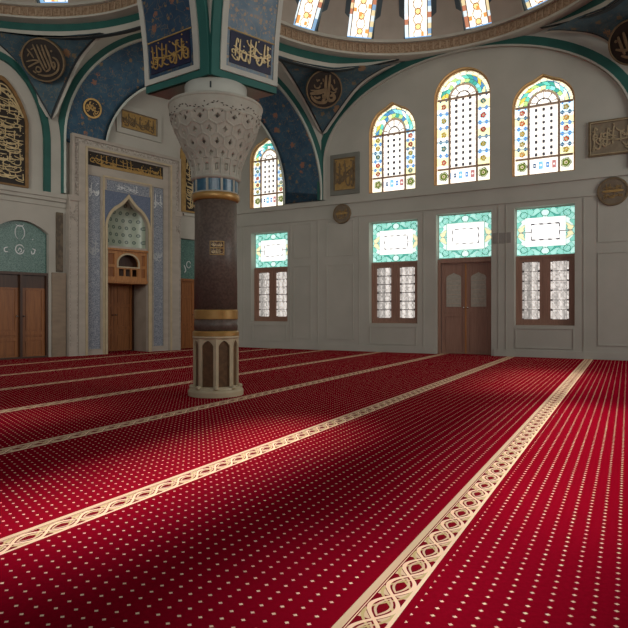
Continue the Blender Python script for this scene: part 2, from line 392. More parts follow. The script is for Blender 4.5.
def upper_design(x0, x1, zs, za, sill, seed):
    W = x1 - x0; sc = W*.235; cx = (x0 + x1)/2; zb = sill + .36; zt = zs - .02 if za - zs > .7 else zs + .02
    def fn(x, z):
        c = np.tile(WHITE, (x.size, 1))
        # side columns: pale ground, rosettes alternating with blue leaves
        left, right = x < x0 + sc, x > x1 - sc
        for side, m, cc in ((0, left, x0 + sc*.5), (1, right, x1 - sc*.5)):
            mm = m & (z > zb) & (z < zt)
            put(c, mm & (np.sin(z*9 + side) > .2), np.array((.82, .92, .93))); put(c, mm & (np.sin(z*9 + side) < -.6), np.array((.95, .93, .70)))
            n = 5; cols = [(.62, .55, .10), (.62, .10, .10), (.75, .22, .22), (.25, .42, .40), (.72, .60, .15)]
            if seed == 3: cols = [(.72, .58, .15), (.78, .30, .12), (.72, .25, .20), (.80, .55, .2), (.6, .52, .2)]
            for k in range(n):
                cz = zb + (zt - zb)*(k + .5)/n
                sub = mm & (np.abs(z - cz) < .2)
                cs = c[sub]; rosette(cs, x[sub], z[sub], cc, cz, sc*.185, cols[(k + side*2 + seed) % 5]); c[sub] = cs
                zz = cz + (zt - zb)/n*.5
                lf = mm & (np.abs(z - zz) < .055) & (np.abs(np.abs(x - cc) - sc*.26) < sc*.2*(1 - np.abs(z - zz)/.06))
                put(c, lf, np.array((.22, .48, .78)) if (k + seed) % 3 else np.array((.16, .30, .42)))
                put(c, mm & (np.abs(z - zz) < .012), np.array((.45, .55, .62)))
        # centre: white lattice with small square studs
        ce = (x > x0 + sc) & (x < x1 - sc) & (z > zb) & (z < zt)
        gx = (x - x0 - sc)/(W - 2*sc)*4 ; gz = (z - zb)/.145
        fx, fz = np.abs(gx - np.round(gx)), np.abs(gz - np.floor(gz) - .5)
        put(c, ce & (np.abs(fx) < .022), np.array((.62, .60, .57))); put(c, ce & (np.abs(gz - np.round(gz)) < .06), np.array((.80, .78, .74)))
        put(c, ce & (fx < .20) & (fz < .23), np.array((.20, .20, .22)))
        # head: inner petal arch and a mottled outer band of green, blue and yellow
        hd = z >= zt
        rx = (x - cx)/(W/2); rz = (z - zt)/max(.05, za - zt); rad = np.hypot(rx, rz); an = np.arctan2(rz, rx)
        pi_ = rad*7; pa = an*6/PI*2
        i, j = np.floor(pa + np.sin(pi_*1.7)*.5), np.floor(pi_)
        pk = (hash2(i, j, seed)*len(PAL)).astype(int) % len(PAL)
        out = hd & (rad > .56)
        c[out] = PAL[pk[out]]*1.0
        put(c, hd & (rad > .90), np.array((.94, .92, .78)))
        put(c, out & ((np.abs(pa + np.sin(pi_*1.7)*.5 - i) < .07) | (np.abs(pi_ - j) < .09)), DARK*2.2)
        put(c, hd & (rad > .48) & (rad <= .56), np.array((.50, .42, .34)))
        inn = hd & (rad <= .48)
        put(c, inn & (np.abs(np.mod(an*5/PI, 1) - .5) < .06) & (rad > .16), DARK*1.8)
        put(c, inn & (np.abs(rad - .25) < .022), DARK*1.8)
        # foot: two rosette squares and a blue motif
        ft = z < zb
        for cc in (x0 + sc*.5, x1 - sc*.5):
            sub = ft & (np.abs(x - cc) < sc*.5); cs = c[sub]; cs[:] = np.array((.93, .95, .84))
            rosette(cs, x[sub], z[sub], cc, sill + .19, sc*.3, (.38, .45, .16)); c[sub] = cs
        sub = ft & (np.abs(x - cx) < W/2 - sc)
        for k, (dx, rr, cc) in enumerate(((-.27, .05, (.35, .58, .78)), (-.16, .035, (.20, .30, .42)), (-.05, .06, (.42, .66, .84)), (.07, .04, (.30, .48, .70)), (.18, .055, (.62, .40, .40)), (.28, .035, (.25, .40, .55)))):
            s2 = sub & (np.abs(x - cx - dx*W) < rr*.8) & (np.abs(z - sill - .19) < rr*1.5)
            put(c, s2, np.array(cc)); put(c, s2 & (np.hypot(x - cx - dx*W, z - sill - .19) < rr*.4), np.array((.92, .94, .92)))
        return c
    return fn, sc, zb, zt
def transom_design(x0, x1, z0, z1, seed):
    def fn(x, z):
        W, H = x1 - x0, z1 - z0; bx = np.minimum(x - x0, x1 - x); bz = np.minimum(z - z0, z1 - z); bd = np.minimum(bx/W*1.3, bz/H)
        px, pz = np.abs(x - (x0 + x1)/2)/W*9 + .3*np.sin(bz*24), np.abs(z - (z0 + z1)/2)/H*8 + .3*np.sin(bx*19 + 1)
        k1, k2 = np.floor(px), np.floor(pz)
        hh = hash2(k1, k2, seed*0 + 3)
        c = np.stack([.40 + .30*hh, .74 + .16*hh, .66 + .20*hh], 1); h2 = hash2(k2, k1, 8)
        c[h2 > .90] = np.array((.93, .88, .68)); c[(h2 < .18)] = np.array((.88, .97, .94)); c[(h2 > .40) & (h2 < .52)] = np.array((.25, .60, .54))
        put(c, (px - k1 < .09) | (pz - k2 < .09), np.array((.30, .52, .47)))
        put(c, np.abs(np.hypot(bx - .13*W, bz - .13*H) - .06*W) < .008, np.array((.20, .42, .38)))
        for cx, cz, r in (((x0 + x1)/2, z0 + .1*H, .09), ((x0 + x1)/2, z1 - .1*H, .09)):
            d = np.hypot(x - cx, (z - cz)*1.2); put(c, d < r, np.array((.80, .95, .90))); put(c, np.abs(d - r) < .010, np.array((.18, .42, .38)))
        inn = bd > .20; c[inn] = np.array((1.05, 1.05, 1.03)); put(c, (bd > .187) & (bd < .203), np.array((.55, .72, .66)))
        l = np.abs(bd - .335) < .012; dash = (np.sin((x + z)*36) > .1)
        put(c, l, np.array((.82, .82, .82))); put(c, l & dash, np.array((.28, .26, .28)))
        put(c, (np.abs(z - (z0 + z1)/2) < .008) & (bx < W*.26) & (bx > .05), np.array((.45, .45, .45)))
        return c
    return fn
def lace_design(x0, x1, z0, z1, seed):
    def fn(x, z):
        c = np.tile(np.array((.86, .83, .80)), (x.size, 1)); W = x1 - x0
        k1, k2 = np.floor((x - x0)/.035), np.floor((z - z0)/.045)
        h = hash2(k1, k2, seed); c *= (.72 + .32*h)[:, None]
        fold = np.sin((x - x0)*38 + seed); c *= (.92 + .10*fold)[:, None]
        left = (x - x0) < W*.55
        if seed % 2: c[left] *= .78
        n = 6; e = (z - z0)/(z1 - z0)*n; put(c, np.abs(e - np.round(e)) < .028, np.array((.30, .28, .27)))
        bx = np.minimum(x - x0, x1 - x); put(c, (bx < .05) & (np.abs(e - np.round(e)) < .09), np.array((.16, .14, .14)))
        put(c, np.abs(bx - .055) < .006, np.array((.48, .46, .44)))
        d = np.mod((x - x0)*9 + e*1.3, 1); put(c, (np.abs(d - .5) < .035) & (h > .45), np.array((.40, .38, .37)))
        return c
    return fn
def dome_design(w, h, seed):
    def fn(x, z):
        c = np.tile(np.array((1.05, 1.0, .92)), (x.size, 1)); bx = w/2 - np.abs(x); zz = z + .13*seed
        i, j = np.floor(x/.07), np.floor(zz/.09); hh = hash2(i, j, seed)
        bd = bx < w*.17
        cols = np.array([(.45, .58, .70), (.66, .42, .32), (.80, .86, .88), (.84, .76, .58), (.88, .92, .95)])
        c[bd] = cols[(hash2(np.floor(zz/.12), np.sign(x), seed)*5).astype(int) % 5][bd]
        put(c, np.abs(bx - w*.17) < .010, np.array((.32, .28, .25)))
        inn = ~bd
        for k in (1, -1): put(c, inn & (np.abs(x - k*.105*np.sin(zz*9.5)) < .011), np.array((.42, .27, .10)))
        cz = np.mod(zz*9.5/PI + .5, 1) - .5; dd = np.hypot(x, cz*.33)
        put(c, inn & (dd < .06), np.array((.93, .84, .55))); put(c, inn & (np.abs(dd - .066) < .010), np.array((.50, .25, .08)))
        put(c, inn & (hh > .93), np.array((.85, .55, .30)))
        put(c, z < .06, np.array((.45, .62, .80)))
        return c
    return fn
GL = glass_mat('lit stained glass', 1.35); GL2 = glass_mat('lit transom glass', 1.05); GL3 = glass_mat('lit lace glass', 1.15); GLD = glass_mat('lit dome glass', 1.25)
def pane(name, x0, x1, z0, z1, fn, mat, parent, origin=(0, 0, 0), y=0.0, mask=None, cell=.0115, warp=None, th=.008):
    nx, nz = max(2, int((x1 - x0)/cell)), max(2, int((z1 - z0)/cell))
    xs, zs = np.linspace(x0, x1, nx + 1), np.linspace(z0, z1, nz + 1)
    cx, cz = np.meshgrid((xs[1:] + xs[:-1])/2, (zs[1:] + zs[:-1])/2); cx, cz = cx.ravel(), cz.ravel()
    keep = np.ones(cx.size, bool) if mask is None else mask(cx, cz)
    col = np.clip(fn(cx, cz), 0, 1.1)[keep]**2.0
    VX, VZ = np.meshgrid(xs, zs); V = np.stack([VX.ravel(), np.full(VX.size, y), VZ.ravel()], 1)
    if warp is not None: V = np.array([warp(*p) for p in V])
    V = V - np.array(origin)
    ii, jj = np.meshgrid(np.arange(nx), np.arange(nz)); b = (jj*(nx + 1) + ii).ravel()[keep]
    F = np.stack([b, b + 1, b + nx + 2, b + nx + 1], 1)
    me = bpy.data.meshes.new(name); me.from_pydata(V.tolist(), [], F.tolist()); me.update()
    at = me.color_attributes.new('pane', 'FLOAT_COLOR', 'CORNER')
    rgba = np.ones((len(F)*4, 4), np.float32); rgba[:, :3] = np.repeat(col, 4, 0)
    at.data.foreach_set('color', rgba.ravel()); me.materials.append(mat)
    o = bpy.data.objects.new(name, me); C.objects.link(o); o.parent = parent
    md = o.modifiers.new('thickness', 'SOLIDIFY'); md.thickness = th; md.offset = 1
    return o

WL = ['pale stained glass arched window half hidden beside the column capital', 'arched stained glass window left of the tall round headed one', 'tallest round headed stained glass window above the double door', 'sunlit arched stained glass window beside the gilt wall plaque']
wn = 0
for k, (x0, x1, z0, zs, za, kd) in enumerate(UP):
    wn += 1; cx = (x0 + x1)/2; og = (cx, .16, z0)
    r = FW.empty('window_%d' % wn, *og); tag(r, WL[k], 'window', kind='structure')
    fn, sc, zb, zt = upper_design(x0 + .05, x1 - .05, zs, za - .05, z0 + .04, k)
    A, B = (x0, x1, z0, zs, za, kd), (x0 + .035, x1 - .035, z0 + .03, zs, za - .035, kd)
    inset = arch_loop(*B)
    sheet([arch_loop(*A), inset], .10, .20).build('frame', 'jamb', r, origin=og)
    # ochre lining of the reveal, open at the front
    rl = MB(); lp = arch_loop(x0 + .004, x1 - .004, z0 + .004, zs, za - .004, kd)
    n = len(lp)
    for i in range(n):
        a, b = lp[i], lp[(i + 1) % n]; k0 = len(rl.v)
        rl.v += [(a[0], -.004, a[1]), (b[0], -.004, b[1]), (b[0], .10, b[1]), (a[0], .10, a[1])]; rl.f.append((k0, k0 + 1, k0 + 2, k0 + 3))
    o = rl.build('reveal', 'jamb', r, origin=og); md = o.modifiers.new('t', 'SOLIDIFY'); md.thickness = .012; md.offset = 0
    c0, w0 = cx, (x1 - x0)/2 - .02
    def mask(x, z, c0=c0, w0=w0, zs=zs, za=za, kd=kd):
        return z < np.where(np.abs(x - c0) < w0, zs + (za - .02 - zs)*np.array([arch_z((q - c0)/w0, kd) for q in x]), zs)
    pane('glass', x0 + .02, x1 - .02, z0 + .015, za, fn, GL, r, og, .16, mask)
    gx0, gx1 = x0 + .05, x1 - .05; mb = MB(); t = .024
    for x in (gx0 + sc, gx1 - sc): mb.box(x - t, x + t, .13, .158, z0 + .04, zt + .08)
    for z in (zb, zt): mb.box(gx0, gx1, .13, .158, z - t, z + t)
    mb.build('tracery_bar', 'lead', r, origin=og)
LLb = ['teal bordered window with two lace casements just right of the column', 'teal bordered window with two lace casements left of the double door', 'teal bordered window with two lace casements right of the double door']
def leaf_frame(mb, x0, x1, z0, z1, w, y0, y1):
    mb.box(x0, x0 + w, y0, y1, z0, z1); mb.box(x1 - w, x1, y0, y1, z0, z1); mb.box(x0 + w, x1 - w, y0, y1, z0, z0 + w); mb.box(x0 + w, x1 - w, y0, y1, z1 - w, z1)
for k, (x0, x1, z0, z1) in enumerate(LO):
    wn += 1; og = ((x0 + x1)/2, .14, z0)
    r = FW.empty('window_%d' % wn, og[0], og[1] + .09, og[2]); tag(r, LLb[k], 'window', kind='structure')
    zm = 2.31; cx = og[0]
    mb = MB(); leaf_frame(mb, x0, x1, z0, zm, .05, .08, .20); mb.box(cx - .03, cx + .03, .09, .19, z0 + .05, zm - .05); mb.build('frame', 'winwood', r, origin=og)
    for j, (a, b) in enumerate(((x0 + .05, cx - .03), (cx + .03, x1 - .05))):
        mb = MB(); leaf_frame(mb, a, b, z0 + .05, zm - .05, .085, .10, .18); s = mb.build('casement', 'winwood', r, origin=og)
        pane('casement_glass', a + .08, b - .08, z0 + .13, zm - .13, lace_design(a + .08, b - .08, z0 + .13, zm - .13, k*2 + j + 1), GL3, s, og, .15)
    pane('transom_glass', x0 + .01, x1 - .01, zm, z1 - .01, transom_design(x0 + .01, x1 - .01, zm, z1 - .01, k), GL2, r, og, .15)
    mb = MB(); leaf_frame(mb, x0, x1, zm, z1, .018, .12, .148); mb.build('transom_frame', 'edge', r, origin=og)

# ------------------------------------------------------------------ doors
def knob(parent, x, y, z, og, mat='chrome', r=.022):
    return MB().lathe([(.0, -.01), (r*.6, 0), (r, .02), (r*.9, .045), (0.001, .055)], 12).v and _knob(parent, x, y, z, og, mat, r)
def _knob(parent, x, y, z, og, mat, r):
    mb = MB(); m2 = MB().lathe([(r*.9, 0), (r*.45, .008), (r*.45, .03), (r, .042), (r*.85, .06), (.002, .066)], 14)
    mb.add([(x + a, y - c, z + b) for a, b, c in m2.v], m2.f); return mb.build('handle', mat, parent, smooth=True, origin=og)
def panel_leaf(name, parent, x0, x1, z0, z1, y0, og, mat, rows, hand, glass=None, handle_z=1.1):
    """a door leaf with stiles, rails and raised fields"""
    mb = MB().box(x0 + .004, x1 - .004, y0, y0 + .04, z0, z1)
    w = .075; mb.box(x0 + .004, x0 + w, y0 - .018, y0, z0, z1); mb.box(x1 - w, x1 - .004, y0 - .018, y0, z0, z1)
    zz = [z0] + list(rows) + [z1]
    for i in range(len(zz)): 
        a = zz[i]; mb.box(x0 + w, x1 - w, y0 - .018, y0, max(z0, a - w*.5), min(z1, a + w*.5))
    for i in range(len(zz) - 1):
        if not (glass and i == len(zz) - 2): mb.box(x0 + w + .03, x1 - w - .03, y0 - .012, y0, zz[i] + .07, zz[i + 1] - .07)
    l = mb.build(name, mat, parent, origin=og)
    if glass:
        sheet([arch_loop(x0 + .12, x1 - .12, glass[0], glass[1] - .13, glass[1], 'ogee')], y0 - .014, y0 + .002).build('door_glass', 'frost', l, origin=og)
        lp = MB(); c = (x0 + x1)/2
        for z in np.arange(glass[0] + .08, glass[1] - .1, .11): lp.box(x0 + .13, x1 - .13, y0 - .018, y0 - .014, z, z + .008)
        lp.build('glass_bars', 'lead', l, origin=og)
    xk = x1 - .045 if hand > 0 else x0 + .045
    _knob(l, xk, y0 - .018, handle_z, og, 'chrome', .022)
    return l
# door in the window wall
og = (0, .16, 0); r = FW.empty('door_1', og[0], og[1] + .07, og[2]); tag(r, 'brown double door with two pointed frosted panes and teal glass transom', 'door', kind='structure')
mb = MB().box(DO[0], DO[0] + .07, .06, .22, 0, 2.31).box(DO[1] - .04, DO[1], .06, .22, 0, 2.31).box(DO[0] + .07, DO[1] - .04, .06, .22, 2.22, 2.33); mb.build('frame', 'winwood', r, origin=og)
panel_leaf('leaf', r, -.58, .02, .01, 2.22, .14, og, 'winwood', (.95, 1.06), 1, (1.15, 1.98), 1.13)
panel_leaf('leaf', r, .02, .62, .01, 2.22, .14, og, 'winwood', (.95, 1.06), -1, (1.15, 1.98), 1.13)
MB().box(.0, .035, .108, .122, .02, 2.2).build('meeting_strip', 'wood2', r, origin=og)
pane('transom_glass', DO[0] + .01, DO[1] - .01, 2.33, 3.40, transom_design(DO[0] + .01, DO[1] - .01, 2.33, 3.40, 7), GL2, r, og, .15)
mb = MB(); leaf_frame(mb, DO[0], DO[1], 2.33, 3.41, .018, .12, .148); mb.build('transom_frame', 'edge', r, origin=og)
MB().box(.70, 1.10, -.012, 0, 2.62, 2.86).build('grey_label_plate', simple('grey plate', (.30, .29, .26), None, .6), wall_back)
# left double door under its tiled tympanum
og = (.45, .16, 0); r = FQ.empty('door_2', *og); tag(r, 'wide panelled wooden double door below the green tiled tympanum', 'door', kind='structure')
mb = MB().box(-.14, -.10, .03, .2, 0, 1.9).box(1.0, 1.04, .03, .2, 0, 1.9).box(-.10, 1.0, .03, .2, 1.84, 1.9).box(.425, .475, .02, .2, 0, 1.84); mb.build('frame', 'wooddark', r, origin=og)
for a, b, h in ((-.10, .425, 1), (.475, 1.0, -1)):
    panel_leaf('leaf', r, a, b, .02, 1.56, .12, og, 'wood', (.42, .55), h, None, .93)
    MB().box(a, b, .10, .15, 1.555, 1.84).build('top_panel', 'wooddark', r, origin=og)
MB().box(-.12, 1.02, .0, .16, 0, .035).build('threshold', 'wooddark', r, origin=og)
ty = FQ.empty('tiled_tympanum', .45, .14, 1.9); tag(ty, 'green arched tile panel with white lettering above the wide wooden doors', 'tile panel')
og = (.45, .14, 1.9)
sheet([arch_loop(-.135, 1.035, 1.905, 2.775, 3.025, 'segment')], .11, .16).build('tile_field', 'teal', ty, origin=og)
S = [([(.45 + .09*cos(t), 2.40 + .10*sin(t)) for t in np.linspace(.3, 6.3, 9)], .022), ([(.41, 2.36), (.45, 2.43), (.49, 2.37), (.44, 2.33)], .02),
     ([(.45 + .10*cos(t), 2.77 + .16*sin(t)) for t in np.linspace(-1.2, 4.3, 9)], .016), ([(.36, 2.95), (.45, 2.90), (.54, 2.95)], .012),
     ([(.78, 2.43), (.76, 2.34), (.71, 2.32), (.70, 2.38)], .022), ([(.72, 2.44), (.80, 2.40)], .016), ([(.20, 2.43), (.13, 2.40), (.14, 2.33), (.20, 2.33)], .022), ([(.72, 2.63), (.735, 2.65)], .025)]
lettering(S, 0, 0, .112, .104, 'tile_lettering', 'silver', ty, og)
# door right of the portal, partly behind the column
og = (5.18, .16, 0); r = FQ.empty('door_3', *og); tag(r, 'narrow wooden door under a green tile panel, behind the column', 'door', kind='structure')
mb = MB().box(4.58, 4.66, .03, .2, 0, 1.95).box(5.71, 5.75, .03, .2, 0, 1.95).box(4.66, 5.71, .03, .2, 1.89, 1.95); mb.build('frame', 'wood', r, origin=og)
for a, b, h in ((4.66, 5.185, 1), (5.185, 5.71, -1)): panel_leaf('leaf', r, a, b, .02, 1.89, .12, og, 'wood', (.55, .68, 1.45), h, None, .95)
ty = FQ.empty('tiled_tympanum', 5.18, .14, 1.95); tag(ty, 'green rectangular tile panel above the narrow door beside the column', 'tile panel'); og = (5.18, .14, 1.95)
MB().box(4.585, 5.745, .11, .16, 1.955, 3.045).build('tile_field', 'teal', ty, origin=og)
lettering([([(5.0 + .07*cos(t), 2.35 + .09*sin(t)) for t in np.linspace(.3, 6, 8)], .02), ([(4.84, 2.33), (4.90, 2.2), (4.86, 2.12)], .03)], 0, 0, .112, .104, 'tile_lettering', 'silver', ty, og)

# ------------------------------------------------------------------ the marble portal
og = (3.0, -.0, 0); pt = FQ.empty('marble_portal', 3.0, 0, 0); tag(pt, 'tall carved marble portal framed with blue tile strips and a gilt inscription', 'portal')
F0, F1, FZ = 1.72, 4.34, 4.98
inner = arch_loop(PORT[0], PORT[1], -.04, 3.08, 3.86, 'ogee')
holeL, holeR = rect(1.925, 2.235, .14, 4.28), rect(3.715, 4.02, .14, 4.28)
pf = sheet([rect(2.235, 3.715, -.06, 3.97), inner], -.10, .0)
for x0, x1, z0, z1 in ((1.88, 1.925, -.06, 4.88), (4.02, 4.18, -.06, 4.88), (1.925, 2.235, -.06, .14), (3.715, 4.02, -.06, .14), (1.925, 2.235, 4.28, 4.52), (3.715, 4.02, 4.28, 4.52), (1.925, 4.02, 4.845, 4.88),
                       (2.235, 2.40, 3.97, 4.52), (3.60, 3.715, 3.97, 4.52), (2.40, 3.60, 3.97, 4.0), (2.40, 3.60, 4.25, 4.52)): pf.box(x0, x1, -.10, 0, z0, z1)
pf.build('portal_front', 'marble', pt, origin=og)
sheet([[(F0 - .05, 0), (F0 + .16, 0), (F0 + .16, FZ - .1), (F1 - .16, FZ - .1), (F1 - .16, 0), (F1 + .05, 0), (F1 + .05, FZ), (F0 - .05, FZ)]], -.16, .0).build('outer_frame', 'marble', pt, origin=og)
# carved band round the head
sheet([[(1.56, 3.72), (1.68, 3.72), (1.68, FZ + .0), (4.38, FZ), (4.38, 3.72), (4.48, 3.72), (4.48, FZ + .10), (1.56, FZ + .10)]], -.13, .0).build('carved_band', 'marble2', pt, origin=og)
sheet([[(1.50, 3.72), (1.56, 3.72), (1.56, FZ + .10), (4.48, FZ + .10), (4.48, 3.72), (4.53, 3.72), (4.53, FZ + .18), (1.50, FZ + .18)]], -.18, .0).build('cornice', 'marble', pt, origin=og)
for x0, x1 in ((1.44, 1.665), (4.36, 4.55)):
    mb = MB().box(x0, x1, -.14, 0, 0, 3.60).box(x0 - .02, x1 + .02, -.18, 0, 3.60, 3.72); p = mb.build('pilaster', 'marble', pt, origin=og)
    mb = MB(); mb.ribbon([(x0 + .05, 3.20), (x0 + .16, 3.42), (x0 + .17, 3.54)], .03, -.14, -.16); mb.ribbon([(x0 + .05, 3.34), (x0 + .11, 3.22), (x0 + .18, 3.12)], .03, -.14, -.16); mb.box(x0 + .02, x0 + .035, -.15, -.14, .1, 3.5); mb.box(x1 - .035, x1 - .02, -.15, -.14, .1, 3.5)
    mb.build('pilaster_carving', 'marble2', p, origin=og)
# stepped edge mouldings
def outline(x0, x1, z1, w, d, z0=0):
    return MB().box(x0, x0 + w, -d, -.09, z0, z1).box(x1 - w, x1, -d, -.09, z0, z1).box(x0 + w, x1 - w, -d, -.09, z1 - w, z1)
outline(1.83, 4.24, 4.93, .04, .19).build('edge_moulding', 'cream', pt, origin=og)
outline(2.30, 3.66, 4.33, .04, .125).build('edge_moulding', 'cream', pt, origin=og)
sheet([arch_loop(PORT[0] - .06, PORT[1] + .06, -.06, 3.08, 3.97, 'ogee'), inner], -.135, -.09).build('arch_moulding', 'cream', pt, origin=og)
mb = MB()
for x0, x1 in ((1.925, 2.235), (3.715, 4.02)): 
    for a, b in ((x0 - .02, x0), (x1, x1 + .02)): mb.box(a, b, -.115, -.09, .12, 4.30)
    mb.box(x0, x1, -.115, -.09, .12, .14); mb.box(x0, x1, -.115, -.09, 4.28, 4.30)
mb.build('strip_border', 'marble', pt, origin=og)
for x0, x1, sd in ((1.925, 2.235, 3), (3.715, 4.02, 4)):
    p = MB().box(x0, x1, -.085, -.02, .14, 4.28).build('tile_strip', 'iznik', pt, origin=og)
    S = script_strokes(.24, .42, sd, 1, 2); S2 = [(pts, w*.8) for pts, w in S]
    lettering(S2, x0 + .035, 3.72, -.085, -.092, 'tile_lettering', 'silver', p, og)
    lettering(script_strokes(.24, .5, sd + 9, 1, 2), x0 + .035, 2.3, -.085, -.090, 'tile_lettering', simple('grey glaze', (.45, .48, .5), None, .4), p, og)
p = MB().box(2.40, 3.60, -.085, -.02, 4.00, 4.25).build('upper_tile_panel', 'iznik', pt, origin=og)
lettering(script_strokes(.62, .2, 11, 1, 5), 2.68, 4.02, -.085, -.092, 'tile_lettering', 'silver', p, og)
lp = arch_loop(PORT[0] - .055, PORT[1] + .055, 3.08, 3.08, 3.965, 'ogee')[2:]
for half in (0, 1):
    k = len(lp)//2; seg = lp[:k + 1] if half == 0 else lp[k:]
    xo = 3.63 if half == 0 else 2.345
    poly = seg + ([(2.99, 3.99), (xo - .0, 3.99), (xo, 3.09)] if half == 0 else [(xo, 3.09), (xo, 3.99), (2.985, 3.99)])
    sheet([poly], -.112, -.10).build('spandrel', 'spandrel', pt, origin=og)
p = MB().box(1.925, 4.02, -.085, -.02, 4.52, 4.845).build('inscription_panel', 'black', pt, origin=og)
lettering(script_strokes(2.0, .29, 21, 1, 15), 1.97, 4.54, -.085, -.10, 'inscription_lettering', 'gold', p, og)
MB().box(2.25, 4.0, -.092, -.085, 4.53, 4.60).build('inscription_ground', 'goldflat', p, origin=og)
# niche: side walls, teal tiled back, floor slab
mb = MB().box(PORT[0] - .09, PORT[0], -.0, .70, 0, 3.95).box(PORT[1], PORT[1] + .09, 0, .70, 0, 3.95).box(PORT[0] - .09, PORT[1] + .09, .0, .70, 3.9, 3.98); mb.build('recess_lining', simple('recess marble', (.34, .29, .235), (.28, .24, .19), .5, 3), pt, origin=og)
def niche(a, b, e):
    t = PI*(1 - a); x = (PORT[0] + PORT[1])/2 + (.575 + e)*cos(t); y = .02 + (.30 + e)*sin(t)*(1 if b < .55 else max(.15, 1 - ((b - .55)/.45)**2)); return (x, y, 2.62 + b*1.33)
MB().slab(niche, 24, 16, .02).build('niche_tiles', 'tealtile', pt, origin=og)
og2 = (2.99, .62, 0); r = FQ.empty('door_4', *og2); tag(r, 'brown double door deep inside the marble portal recess', 'door', kind='structure')
mb = MB().box(2.42, 2.46, .55, .68, 0, 1.82).box(3.52, 3.56, .55, .68, 0, 1.82).box(2.46, 3.52, .55, .68, 1.76, 1.82); mb.build('frame', 'wooddark', r, origin=og2)
for a, b, h in ((2.46, 2.99, 1), (2.99, 3.52, -1)): panel_leaf('leaf', r, a, b, .02, 1.76, .6, og2, 'wood', (.5, .62, 1.2), h, None, .95)
# wooden balcony in the portal
og3 = (2.99, 0, 1.78); bl = FQ.empty('wooden_balcony', *og3); tag(bl, 'carved wooden balcony with a small arched opening inside the marble portal', 'balcony')
X0, X1 = PORT[0] + .004, PORT[1] - .004
ar = arch_loop(2.74, 3.30, 2.16, 2.24, 2.46, 'round')
sheet([rect(X0, X1, 1.80, 2.55), ar, rect(2.76, 2.91, 1.92, 2.10), rect(2.95, 3.09, 1.92, 2.10), rect(3.13, 3.28, 1.92, 2.10), rect(X0 + .05, 2.64, 1.90, 2.13), rect(X0 + .05, 2.64, 2.20, 2.47), rect(3.40, X1 - .05, 1.90, 2.13), rect(3.40, X1 - .05, 2.20, 2.47)], -.05, .0).build('balcony_front', 'wood2', bl, origin=og3)
MB().box(X0, X1, -.11, .50, 2.55, 2.60).build('balcony_ledge', 'wood2', bl, origin=og3); MB().box(X0, X1, -.09, .0, 1.77, 1.82).box(X0, X1, -.07, .5, 1.74, 1.77).build('balcony_floor', 'wood2', bl, origin=og3)
MB().box(X0, X1, .16, .20, 1.80, 2.54).build('balcony_back', 'wooddark', bl, origin=og3)
for a, b in ((X0 + .05, 2.64), (3.40, X1 - .05)):
    for c0, c1 in ((1.90, 2.13), (2.20, 2.47)): MB().box(a, b, -.012, .03, c0, c1).build('balcony_panel', 'wood', bl, origin=og3)
sheet([arch_loop(2.70, 3.34, 2.13, 2.24, 2.50, 'round'), ar], -.07, -.045).build('arch_trim', 'cream', bl, origin=og3)
mb = MB().box(X0, X1, -.05, -.0, 2.605, 2.66); mb.build('niche_sill', 'marble', bl, origin=og3)

# ------------------------------------------------------------------ plaques and calligraphy panels on the walls
def plaque(fr, name, x0, x1, z0, z1, label, cat, bw, fmat, gmat, lmat, seed, rows, stems, d=.05, grp=None):
    og = ((x0 + x1)/2, 0, z0); r = fr.empty(name, *og); tag(r, label, cat, grp)
    sheet([rect(x0, x1, z0, z1), rect(x0 + bw, x1 - bw, z0 + bw, z1 - bw)], -d, 0).build('frame', fmat, r, origin=og)
    mb = MB(); leaf_frame(mb, x0 + bw - .02, x1 - bw + .02, z0 + bw - .02, z1 - bw + .02, .02, -d - .012, -d + .002); mb.build('inner_border', lmat, r, origin=og)
    p = MB().box(x0 + bw, x1 - bw, -d*.5, 0, z0 + bw, z1 - bw).build('field', gmat, r, origin=og)
    w, h = x1 - x0 - 2*bw, z1 - z0 - 2*bw
    lettering(script_strokes(w*.94, h*.9, seed, rows, stems), x0 + bw + w*.03, z0 + bw + h*.05, -d*.5, -d*.5 - .018, 'lettering', lmat, p, og)
    return r
plaque(FW, 'calligraphy_plaque', -3.55, -2.70, 4.14, 5.22, 'square gilt calligraphy plaque left of the arched windows, under the blue arch', 'plaque', .13, simple('grey green frame', (.20, .21, .18), None, .6), 'goldflat', 'bronze', 31, 1, 6)
plaque(FW, 'calligraphy_plaque', 2.72, 3.95, 4.36, 5.12, 'carved calligraphy plaque at the right end of the window wall', 'plaque', .05, 'bronze', simple('tan plaque ground', (.26, .215, .145), (.21, .17, .115), .5, 8), simple('tan gilt lettering', (.45, .36, .22), None, .45, 9, .4, .2), 32, 1, 9)
plaque(FQ, 'calligraphy_plaque', 2.70, 4.00, 5.50, 6.22, 'gold lettered plaque in a pale frame above the marble portal', 'plaque', .15, 'beige', 'goldflat', 'bronze', 33, 1, 9)
def roundel(fr, x, z, rx, label, seed):
    og = (x, 0, z - rx); r = fr.empty('round_plaque', og[0], og[1] - .003, og[2]); tag(r, label, 'round plaque')
    def lath(prof, caps=True): 
        m = MB().lathe(prof, 40, caps=caps); q = MB(); q.add([(x + a, -c, z + b) for a, b, c in m.v], [tuple(reversed(f)) for f in m.f]); return q
    lath([(rx, -.0), (rx, .03), (rx*.97, .045), (rx*.86, .045), (rx*.85, .03)], False).build('rim', 'bronze', r, origin=og)
    p = lath([(rx*.86, 0), (rx*.86, .032)]).build('disc', simple('dull olive bronze', (.20, .16, .11), (.16, .125, .085), .5, 8), r, origin=og)
    S = script_strokes(rx*1.2, rx*1.1, seed, 2, 4); S = [(pts, w*.8) for pts, w in S] + [([(-.05*rx, rx*.56), (rx*1.25, rx*.58)], .05)]
    lettering(S, x - rx*.6, z - rx*.55, -.032, -.045, 'lettering', 'goldflat', p, og)
